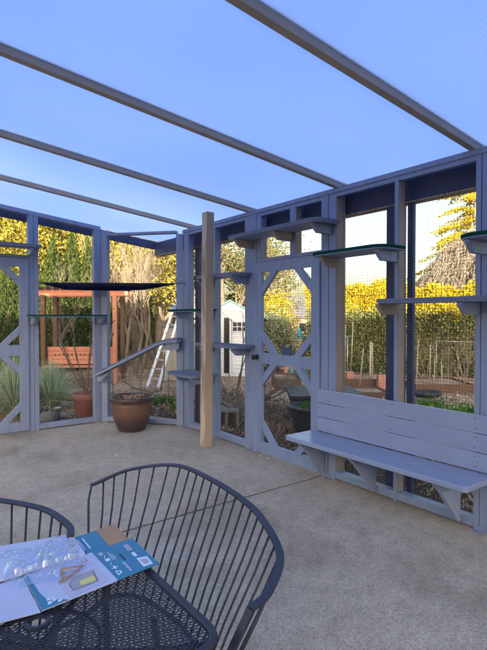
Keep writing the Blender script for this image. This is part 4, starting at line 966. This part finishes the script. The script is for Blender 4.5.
for i, (px, d) in enumerate([(147, 8.6), (155, 8.5), (163, 8.7), (170, 8.6), (172, 7.9), (98, 8.5)]):
    p = at(px, d, GZ); P = np.array(p) + np.column_stack([rng.normal(0, 0.06, 70), rng.normal(0, 0.06, 70), rng.uniform(0, 0.2, 70)])
    nm = ['leftmost green sprouts behind the glazed pot', 'second green sprouts from the left behind the glazed pot', 'green sprouts below the ladder feet', 'green sprouts beside the corner post', 'green sprouts in the dark soil by the corner post', 'green sprouts left of the glazed pot'][i]
    sproutplant(p, nm, 0.20, i)

# --- dark bed soil & litter (ground cover)
def bed(name, pts, mat, h=0.02):
    m = MB(); m.prism([(p.x, p.y, GZ + 0.004) for p in pts], (0, 0, h)); return tag(m.build(name, mat), kind='structure')
bed('planting_bed', [Vector((3.75, 1.0, 0)), Vector((5.0, 0.5, 0)), Vector((5.3, 4.2, 0)), Vector((6.0, 8.2, 0)), Vector((3.9, 9.3, 0)), Vector((3.5, 7.4, 0)), Vector((3.78, 6.6, 0))], 'darksoil')
rng = np.random.default_rng(4)
k = 26000
X = rng.uniform(-1, 16, k); Y = rng.uniform(-3, 17, k)
keep = ~((X < 3.7) & (Y < 7.05)) & (rng.random(k) < np.clip(1.3 - np.hypot(X - 3, Y - 5) / 12, 0.15, 1))
X, Y = X[keep], Y[keep]
o = leafmesh('leaf_litter', 'brownleaf', np.column_stack([X, Y, np.full(len(X), GZ + 0.025) + rng.uniform(0, 0.03, len(X))]), 0.03, None, (0, 0, 0), rng=rng); tag(o, 'dry brown leaf litter scattered over the garden soil', None, kind='stuff')
for i in range(26):
    lx, ly = rng.uniform(0.5, 3.3), rng.uniform(2.6, 6.5)
    if i % 2: lx, ly = 3.34 - abs(rng.normal(0, .07)), rng.uniform(1.7, 5.6)
    lo = leafmesh('fallen_leaf', 'brownleaf', [(lx, ly, 0.008)], 0.016, None, (lx, ly, 0.0), rng=rng, droop=(0.2, (rng.normal(), rng.normal(), 0)))
    tag(lo, 'small dry brown leaf lying loose on the concrete patio', 'leaf', 'dry leaves on the patio')
k = 9000; X = rng.uniform(3.72, 6.0, k); Y = rng.uniform(0.5, 9.5, k); cl = np.sin(X * 5.1) * np.sin(Y * 3.7) > -0.3; X, Y = X[cl], Y[cl]
o = leafmesh('bark_chips', 'brownleaf', np.column_stack([X, Y, np.full(len(X), GZ + 0.04) + rng.uniform(0, 0.05, len(X))]), 0.035, None, (0, 0, 0), rng=rng, aspect=0.3); tag(o, 'dark bark chips along the outside of the mesh walls', None, kind='stuff')
# twiggy debris and dry stems outside the door
def drystems(px, d, H, n, seed, label, mat='gtwig', sp=0.25):
    rng = np.random.default_rng(seed); p = at(px, d, GZ); m = MB(); rn = random.Random(seed)
    for i in range(n):
        a = rn.uniform(0, 6.28); r_ = rn.uniform(0, sp); b = p + Vector((math.cos(a) * r_, math.sin(a) * r_, 0)); l = H * rn.uniform(0.4, 1.1); t = Vector((rn.gauss(0, 0.4), rn.gauss(0, 0.4), 1)) * l
        m.tube([b, b + t * 0.5 + Vector((rn.gauss(0, .02), rn.gauss(0, .02), 0)), b + t], [0.005, 0.004, 0.002], 3, cap=False)
    return tag(m.build('dry_plant', mat, org=tuple(p)), label, 'dry plant', 'dry plants outside the mesh walls')
for a in [(268, 5.9, .22, 50, 1, 'dry grey stems just outside the door, left side', ), (277, 6.5, .26, 80, 2, 'dry straw-coloured clump left of the big black pot'), (284, 5.9, .18, 50, 3, 'low dry clump below the big black pot'),
          (240, 7.2, .3, 70, 4, 'dry stems between the hollow block and the door post'), (345, 5.2, .3, 60, 5, 'dry stems under the bench left half'), (420, 4.7, .3, 90, 6, 'dry stems under the bench right half')]:
    drystems(*a[:5], a[5], mat='brownleaf' if a[4] in (2, 3) else 'gtwig')

# --- magnolia-like bare shrub and hollow block
rnd = random.Random(12); p = at(243, 7.9, GZ); sb = root('bare_shrub', tuple(p), 'leafless spreading shrub between the white playhouse and the patio', 'shrub'); m = MB(); tips = []
for a, l in ((-0.9, 0.62), (-0.35, 0.85), (0.25, 0.8), (0.7, 0.6), (-0.7, 0.45)):
    grow(m, p, Vector((a * CT, -a * ST, 0.75)), l, 0.028, 3, tips, rnd, 0.5, 0.12, kids=(1, 3), wob=0.16, shrink=0.66)
m.build('stems', 'twig', sb)
P = np.array([[q.x, q.y, q.z] for q, _ in tips]); rr = np.random.default_rng(2); tag(leafmesh('buds', 'gtwig', P[rr.integers(0, len(P), 160)], 0.022, sb), kind='stuff')
p = at(226, 6.75, GZ); hb = MB(); u_ = rt; L_, H_, D_ = 0.34, 0.30, 0.2
def cbx(x0, x1, z0, z1): 
    q = p; hb.prism([q + rt * x0 + fw * 0 + Vector((0, 0, z0)), q + rt * x1 + Vector((0, 0, z0)), q + rt * x1 + Vector((0, 0, z1)), q + rt * x0 + Vector((0, 0, z1))], fw * D_)
cbx(-0.17, 0.17, 0, 0.035); cbx(-0.17, 0.17, 0.265, 0.30); cbx(-0.17, -0.13, 0.035, 0.265); cbx(-0.02, 0.02, 0.035, 0.265); cbx(0.13, 0.17, 0.035, 0.265)
hb.prism([p + rt * -0.17 + fw * 0.16 + Vector((0, 0, 0.035)), p + rt * 0.17 + fw * 0.16 + Vector((0, 0, 0.035)), p + rt * 0.17 + fw * 0.16 + Vector((0, 0, 0.265)), p + rt * -0.17 + fw * 0.16 + Vector((0, 0, 0.265))], fw * 0.03)
tag(hb.build('hollow_block', 'block', bevel=0.006, org=tuple(p)), 'hollow grey concrete block standing outside, right of the loose timber', 'concrete block')

# --- white playhouse
D1 = 13.0; p = at(229.5, D1, GZ); ph = root('playhouse', tuple(p), 'small white gabled playhouse with green roof edges and an open dark doorway', 'playhouse')
W_ = 0.86; ze = 1.47; za = 1.90
def PH(x, y, z): q = p + rt * x + fw * y; return Vector((q.x, q.y, z))
m = MB(); m.prism([PH(-W_, 0, GZ), PH(W_, 0, GZ), PH(W_, 0, ze), PH(0, 0, za), PH(-W_, 0, ze)], fw * 1.5)
for k in range(14):
    z = 0.02 + 0.105 * k; m.prism([PH(-W_ + 0.01, -0.012, z), PH(W_ - 0.01, -0.012, z), PH(W_ - 0.01, 0.004, z + 0.06), PH(-W_ + 0.01, 0.004, z + 0.06)], (0, 0, 0.006))
m.build('wall', 'white', ph)
for s_ in (-1, 1):
    m = MB(); m.prism([PH(0, -0.12, za + 0.012), PH(s_ * (W_ + 0.14), -0.12, ze - 0.058), PH(s_ * (W_ + 0.14), -0.12, ze - 0.018), PH(0, -0.12, za + 0.055)], fw * 1.74); m.build('roof', 'greentrim', ph)
m = MB(); m.prism([PH(-0.16, -0.02, 0.0), PH(-0.02, -0.02, 0.0), PH(-0.02, -0.02, 1.47), PH(-0.16, -0.02, 1.47)], fw * 0.015); m.build('doorway', 'black', ph)
m = MB(); m.prism([PH(0.06, -0.035, 1.10), PH(0.44, -0.035, 1.10), PH(0.44, -0.035, 1.38), PH(0.06, -0.035, 1.38)], fw * 0.02); wn = m.build('window', 'white', ph)
for i in range(3):
    for j in range(2):
        x = 0.082 + i * 0.122; z = 1.122 + j * 0.125; m = MB(); m.prism([PH(x, -0.042, z), PH(x + 0.10, -0.042, z), PH(x + 0.10, -0.042, z + 0.105), PH(x, -0.042, z + 0.105)], fw * 0.006); m.build('pane', 'glassd', wn)
m = MB(); m.prism([PH(0.0, -0.30, 0.0), PH(0.025, -0.02, 0.0), PH(0.025, -0.02, 1.45), PH(0.0, -0.30, 1.45)], rt * 0.03); m.build('door', 'white', ph)

# --- trees behind the right wall
broadleaf('broadleaf_tree', at(226, 17, GZ), 'autumn tree with gaps of sky behind the white playhouse', 'tree', 5.6, 81, 'autumn', 7000, 0.042, depth=4, clump=0.34, spread=0.55, bark='twig')
broadleaf('broadleaf_tree', at(250, 19, GZ), 'autumn tree behind the door post, right of the playhouse', 'tree', 6.2, 85, 'autumn', 6000, 0.045, depth=4, clump=0.4, spread=0.55, bark='twig')
broadleaf('broadleaf_tree', at(284, 20, GZ), 'thin-leaved olive tree framed by the top of the door', 'tree', 5.0, 82, 'autumn', 3000, 0.042, depth=4, clump=0.3, spread=0.6, bark='twig')
broadleaf('broadleaf_tree', at(268, 17, GZ), 'dense low yellow tree at the left inside the door frame', 'tree', 2.25, 83, 'gold', 12000, 0.036, depth=3, clump=0.3, spread=0.6)
broadleaf('bushy_shrub', at(273, 14.5, GZ), 'silvery green bush in front of the yellow tree in the door view', 'shrub', 1.5, 84, 'silver', 15000, 0.03, depth=3, clump=0.18, spread=0.6, trunk=0.2)
broadleaf('bushy_shrub', at(262, 14.8, GZ), 'green bush right beside the playhouse', 'shrub', 1.7, 86, 'hedge', 6000, 0.05, depth=3, clump=0.25, spread=0.8, trunk=0.2)
hedge('hedge', at(236, 24, 0), at(276, 26, 0), 2.4, 1.5, 'far dark hedge behind the playhouse', 'hedge', 6000, 0.10, 90)
HA_, HB_ = at(311, 15.2, 0), at(540, 12.6, 0)
hedge('hedge', HA_, HB_, 2.42, 1.3, 'clipped dark hedge with a sunlit top coloured gold, seen above the bench', 'hedge', 90000, 0.032, 91, topleaf='gold', ztop=1.75)
# far cottage
p = at(296, 24, GZ); co = root('cottage', tuple(p), 'tan cottage with grey roof and white window, small and far in the door view', 'house')
obb(p, 2.6, 3.0, GZ, 1.42, 'wall', 'tan', co); 
m = MB(); q0 = p - rt * 1.5 - fw * 1.7; m.prism([Vector((q0.x, q0.y, 1.42)), Vector((q0.x, q0.y, 1.42)) + fw * 3.4, Vector((q0.x, q0.y, 2.5)) + fw * 1.7], rt * 3.0); m.build('roof', 'roofing', co)
f_ = p - fw * 1.51
m = MB(); m.obox(Vector((f_.x, f_.y, 0)) + Vector((0, 0, 0.75)) + rt * 0.12, Vector((f_.x, f_.y, 1.25)) + rt * 0.12, 0.42, 0.04, rt); wn = m.build('window', 'white', co)
m = MB(); g_ = f_ - fw * 0.022 + rt * 0.12; m.obox((g_.x, g_.y, 0.81), (g_.x, g_.y, 1.19), 0.3, 0.02, rt); m.build('pane', 'glassd', wn)
p = at(299, 16, GZ); cb = root('tarp_tent', tuple(p), 'small cyan peaked tarp in front of the far cottage', 'tarp')
m = MB(); m.add([p + rt * -0.16 + fw * -0.15 + Vector((0, 0, 0.85)), p + rt * 0.16 + fw * -0.15 + Vector((0, 0, 0.85)), p + rt * 0.14 + fw * 0.15 + Vector((0, 0, 0.85)), p + rt * -0.14 + fw * 0.15 + Vector((0, 0, 0.85)), p + rt * -0.02 + Vector((0, 0, 1.30))], [(0, 1, 4), (1, 2, 4), (2, 3, 4), (3, 0, 4), (3, 2, 1, 0)]); m.build('cover', 'cyan', cb)
m = MB()
for a, b in ((-1, -1), (1, -1), (1, 1), (-1, 1)): q = p + rt * a * 0.13 + fw * b * 0.13; m.tube([q, q + Vector((0, 0, 0.87))], 0.012, 6)
m.build('frame', 'alu_l', cb)

# --- larch and weeping tree at right
def larch(loc, H, seed):
    t = root('larch_tree', tuple(loc), 'tall golden conifer with drooping layered branches at the right edge', 'conifer'); rn = random.Random(seed); rng = np.random.default_rng(seed)
    m = MB(); m.tube([Vector(loc), Vector(loc) + Vector((0, 0, H))], [0.17, 0.02], 8); P = []
    z = 1.2
    while z < H * 0.97:
        R_ = 3.7 * (1 - z / H) ** 0.75 + 0.15
        for k in range(rn.randint(4, 5)):
            a = rn.uniform(0, 6.28); L = R_ * rn.uniform(0.65, 1.1); d = Vector((math.cos(a), math.sin(a), 0)); s_ = Vector((-d.y, d.x, 0)); pts = []
            for i in range(7):
                f = i / 6; pts.append(Vector(loc) + d * L * f + Vector((0, 0, z + 0.28 * L * f - 0.42 * L * f * f)))
            m.tube(pts, [0.03 * (1 - i / 7.5) for i in range(7)], 4, cap=False)
            for j in range(int(240 * L / 2)):
                f = rn.uniform(0.12, 1.02); i = min(5, int(f * 6)); q = pts[i].lerp(pts[i + 1], min(1, f * 6 - i)); o = rn.gauss(0, 0.17 * (1.2 - f) + 0.04)
                P.append(q + s_ * o + Vector((0, 0, rn.gauss(-0.05, 0.05) - abs(o) * 0.25)))
        z += rn.uniform(0.20, 0.30)
    m.build('trunk', 'bark', t)
    leafmesh('crown', 'gold', np.array([tuple(q) for q in P]), 0.06, t, rng=rng, aspect=0.4)
larch(at(474, 23, GZ), 10.8, 5)
def weeping(loc, H, Rw, seed):
    t = root('weeping_tree', tuple(loc), 'grey-brown leafless dome-shaped weeping tree beyond the clipped hedge', 'bare tree'); rn = random.Random(seed); rng = np.random.default_rng(seed)
    m = MB(); m.tube([Vector(loc), Vector(loc) + Vector((0.05, 0, H * 0.6)), Vector(loc) + Vector((0, 0, H * 0.9))], [0.12, 0.09, 0.04], 8); P = []
    for k in range(900):
        a = rn.uniform(0, 6.28); d = Vector((math.cos(a), math.sin(a), 0)); L = Rw * math.sqrt(rn.uniform(0.02, 1)); top = H * (0.80 + 0.2 * math.sqrt(max(0, 1 - (L / Rw) ** 2)) ** 0.8) - (0.32 * H) * (L / Rw) ** 2
        p0 = Vector(loc) + Vector((0, 0, H * 0.8)); p1 = Vector(loc) + d * L * 0.9 + Vector((0, 0, top)); p2 = Vector(loc) + d * L + Vector((rn.gauss(0, .08), rn.gauss(0, .08), top - rn.uniform(0.6, 2.0)))
        m.tube([p0, p0.lerp(p1, 0.5) + Vector((0, 0, 0.08)), p1, p1.lerp(p2, 0.5) + d * 0.06, p2], [0.016, 0.013, 0.010, 0.007, 0.004], 3, cap=False)
        for j in range(60):
            f = rn.uniform(0, 1); q = p1.lerp(p2, f) if rn.random() < 0.7 else p0.lerp(p1, 0.3 + 0.7 * f); P.append(q + Vector((rn.gauss(0, .06), rn.gauss(0, .06), rn.gauss(0, .05))))
    m.build('trunk', 'twig', t)
    leafmesh('twigs', 'gtwig', np.array([tuple(q) for q in P]), 0.06, t, rng=rng, aspect=0.16, droop=(0.45, (0, 0, -1)))
weeping(at(497, 18.5, GZ), 5.1, 3.3, 9)

# --- pots outside the door
p = at(313, 6.35, GZ); bp_ = root('plant_pot', tuple(p), 'large round black ribbed plastic pot outside the door, partly hidden by the bench', 'plant pot')
m = MB(); prof = [(0, 0), (0.22, 0)]
for k in range(12): z = 0.02 + k * 0.031; r0 = 0.22 + 0.085 * z / 0.40; prof += [(r0, z), (r0 + 0.006, z + 0.012), (r0, z + 0.024)]
prof += [(0.315, 0.40), (0.345, 0.41), (0.345, 0.445), (0.32, 0.45), (0.30, 0.40), (0.0, 0.385)]
m.lathe(prof, p, 40); m.build('pot', 'dgrey', bp_)
rng = np.random.default_rng(6); P = np.array(p) + np.column_stack([rng.normal(0, 0.11, 200), rng.normal(0, 0.11, 200), rng.uniform(0.39, 0.47, 200)]); leafmesh('weeds', 'sprout', P, 0.022, bp_, rng=rng)
p = at(322, 7.6, GZ); tb_ = root('planter_box', tuple(p), 'square dark tub behind the round black pot', 'planter')
m = MB()
def frus(m, p, w0, w1, z0, z1):
    v = [p + rt * a * w0 + fw * b * w0 + Vector((0, 0, z0)) for a, b in ((-1, -1), (1, -1), (1, 1), (-1, 1))] + [p + rt * a * w1 + fw * b * w1 + Vector((0, 0, z1)) for a, b in ((-1, -1), (1, -1), (1, 1), (-1, 1))]
    m.add(v, [(3, 2, 1, 0), (0, 1, 5, 4), (1, 2, 6, 5), (2, 3, 7, 6), (3, 0, 4, 7), (4, 5, 6, 7)])
frus(m, p, 0.40, 0.52, 0, 0.40); m.build('tub', 'dgrey', tb_, bevel=0.01)
m = MB(); frus(m, p, 0.545, 0.55, 0.40, 0.45); m.build('rim', 'dgrey', tb_, bevel=0.008)

# --- vegetable beds, stakes, hose
def bedbox(pxa, pxb, d, dd, h_, label, mat='cedar_d'):
    a, b = at(pxa, d, GZ), at(pxb, d, GZ); c, e = b + fw * dd, a + fw * dd; c0 = (a + c) / 2; t = root('raised_bed', tuple(c0), label, 'raised bed', 'timber beds in the vegetable garden')
    for u, v in ((a, b), (b, c), (c, e), (e, a)):
        ax = (v - u).normalized(); sd = Vector((-ax.y, ax.x, 0)); m = MB(); m.obox((u.x, u.y, GZ + h_ / 2), (v.x, v.y, GZ + h_ / 2), 0.045, h_, sd); m.build('board', mat, t, bevel=0.004)
    m = MB(); m.prism([Vector((q.x, q.y, GZ + h_ - 0.06)) for q in (a.lerp(c, .03), b.lerp(e, .03), c.lerp(a, .03), e.lerp(b, .03))], (0, 0, 0.03)); m.build('soil', 'soil', t)
bedbox(275, 300, 10.6, 1.1, 0.24, 'brown timber bed seen through the lower half of the door')
bedbox(339, 392, 10.9, 1.1, 0.20, 'reddish timber bed above the left half of the bench', 'cedar_d')
bedbox(352, 388, 9.4, 0.7, 0.14, 'narrow timber bed just above the bench backrest', 'cedar_d')
bedbox(415, 474, 10.2, 1.2, 0.18, 'timber bed above the right half of the bench')
bedbox(280, 322, 12.8, 1.0, 0.2, 'farther timber bed in the door view')
for i, (px, d, w_, lb) in enumerate([(343.5, 11.4, 0.22, 'first pinkish block left of the bed stakes'), (349.5, 11.3, 0.16, 'second pinkish block beside the bed stakes'), (381, 10.7, 0.16, 'pinkish block close to the dark outer post'), (288, 12.6, 0.22, 'pale pink block behind the cat ear plaque')]):
    p = at(px, d, GZ); o = MB(); o.prism([p + rt * a * w_ / 2 + fw * b * 0.08 + Vector((0, 0, 0.14)) for a, b in ((-1, -1), (1, -1), (1, 1), (-1, 1))], (0, 0, 0.18))
    o.prism([p + rt * a * w_ / 2 * 1.1 + fw * b * 0.10 for a, b in ((-1, -1), (1, -1), (1, 1), (-1, 1))], (0, 0, 0.138)); tag(o.build('brick_stack', 'pink', bevel=0.006, org=tuple(p)), lb, 'block')
ST_ = [(333, 340, 331, 11.0, 331), (341, 0, 342, 11.5, 333), (344.5, 0, 345, 11.8, 325), (350, 0, 352.5, 11.6, 322), (359, 0, 363, 10.6, 348), (369.5, 0, 370.5, 11.0, 342), (372.5, 0, 372, 11.2, 344), (416, 0, 418, 10.4, 340), (429, 0, 430, 10.6, 345), (434, 0, 434.5, 10.8, 358), (441.5, 0, 441, 10.4, 361), (466, 0, 456, 10.6, 352), (316, 0, 316, 11.5, 345)]
for i, (pb, _, pt, d, yt) in enumerate(ST_):
    a = at(pb, d, GZ); b = at(pt, d + 0.05, zat(yt, d)); m = MB(); m.tube([a, b], 0.013 if i != 5 else 0.03, 6)
    words = ['first', 'second', 'third', 'fourth', 'fifth', 'sixth', 'seventh', 'eighth', 'ninth', 'tenth', 'eleventh', 'twelfth', 'leftmost'][i]
    tag(m.build('garden_stake', 'bamboo', org=tuple(a)), 'pale upright cane stake in the vegetable beds, %s' % (words + (' from the left above the bench' if i < 12 else ', inside the door view')), 'garden stake', 'cane stakes in the vegetable beds')
tr1 = root('trellis', tuple(at(340, 12, GZ)), 'pale pipe trellis left of the stakes, against the hedge', 'trellis')
for x in (333, 347): a = at(x, 12, GZ); m = MB(); m.tube([a, a + Vector((0, 0, zat(337, 12) - GZ))], 0.014, 6); m.build('upright', 'alu_l', tr1)
m = MB(); m.tube([at(333, 12, zat(337, 12)), at(347, 12, zat(337, 12))], 0.012, 6); m.build('crossbar', 'alu_l', tr1)
tr2 = root('trellis', tuple(at(455, 12, GZ)), 'pale pipe rail above the tray, right part of the bench view', 'trellis')
for x in (436, 476): a = at(x, 12.0, GZ); m = MB(); m.tube([a, a + Vector((0, 0, zat(341, 12) - GZ))], 0.007, 6); m.build('upright', 'alu_l', tr2)
m = MB(); m.tube([at(436, 12, zat(341, 12)), at(476, 12, zat(342, 12))], 0.006, 6); m.build('crossbar', 'alu_l', tr2)
m = MB(); pts = [at(288 + 18 * i / 24, 11.0 + 0.25 * math.sin(i * 0.9), 0.27 + 0.05 * math.sin(i * 0.7)) for i in range(25)]; m.tube(pts, 0.022, 8)
tag(m.build('garden_hose', 'teal', org=tuple(pts[0])), 'teal garden hose draped over the timber bed in the door view', 'hose')
p = at(427, 9.1, GZ); m = MB(); v = [(0.0, 0.10), (0.20, 0.10), (0.26, 0.16), (0.27, 0.20), (0.24, 0.20), (0.22, 0.14), (0, 0.13)]; m.lathe([(r_ * 1.0, z) for r_, z in v], p, 24)
tag(m.build('plant_tray', 'dgrey', org=tuple(p)), 'shallow dark tray on the soil above the bench backrest', 'tray')
rng = np.random.default_rng(18)
for i, (px, d, n_, s_, lb) in enumerate([(455, 7.6, 700, 0.17, 'leafy green plant patch just above the right end of the bench backrest'), (470, 7.9, 400, 0.14, 'leafy green plant by the large right post'), (318, 12.2, 400, 0.2, 'green leafy plant right inside the door view'), (430, 8.6, 260, 0.12, 'small green plant left of the leafy patch')]):
    p = at(px, d, GZ); P = np.array(p) + np.column_stack([rng.normal(0, s_, n_), rng.normal(0, s_, n_), np.abs(rng.normal(0.05, 0.06, n_))]); o = leafmesh('leafy_plant', 'sprout', P, 0.03, None, tuple(p), rng=rng); tag(o, lb, 'plant', 'leafy plants in the vegetable garden')
rn = random.Random(33)
for i, (px, d, H, lb) in enumerate([(409, 10.8, 1.5, 'bare vine stems beside the dark outer post'), (463, 10.4, 1.5, 'tangled bare stems beside the big right post'), (425, 11.2, 1.3, 'bare bush in the middle of the right bay'), (448, 11.3, 1.2, 'bare twiggy bush right of the stakes')]):
    p = at(px, d, GZ); t = root('bare_shrub', tuple(p), lb, 'shrub', 'bare bushes in the vegetable garden'); m = MB(); tips = []
    for k in range(4): grow(m, p, Vector((rn.gauss(0, .35), rn.gauss(0, .35), 1)), H * 0.42, 0.013, 3, tips, rn, 0.4, 0.15, kids=(2, 3), wob=0.12)
    m.build('stems', 'twig', t)
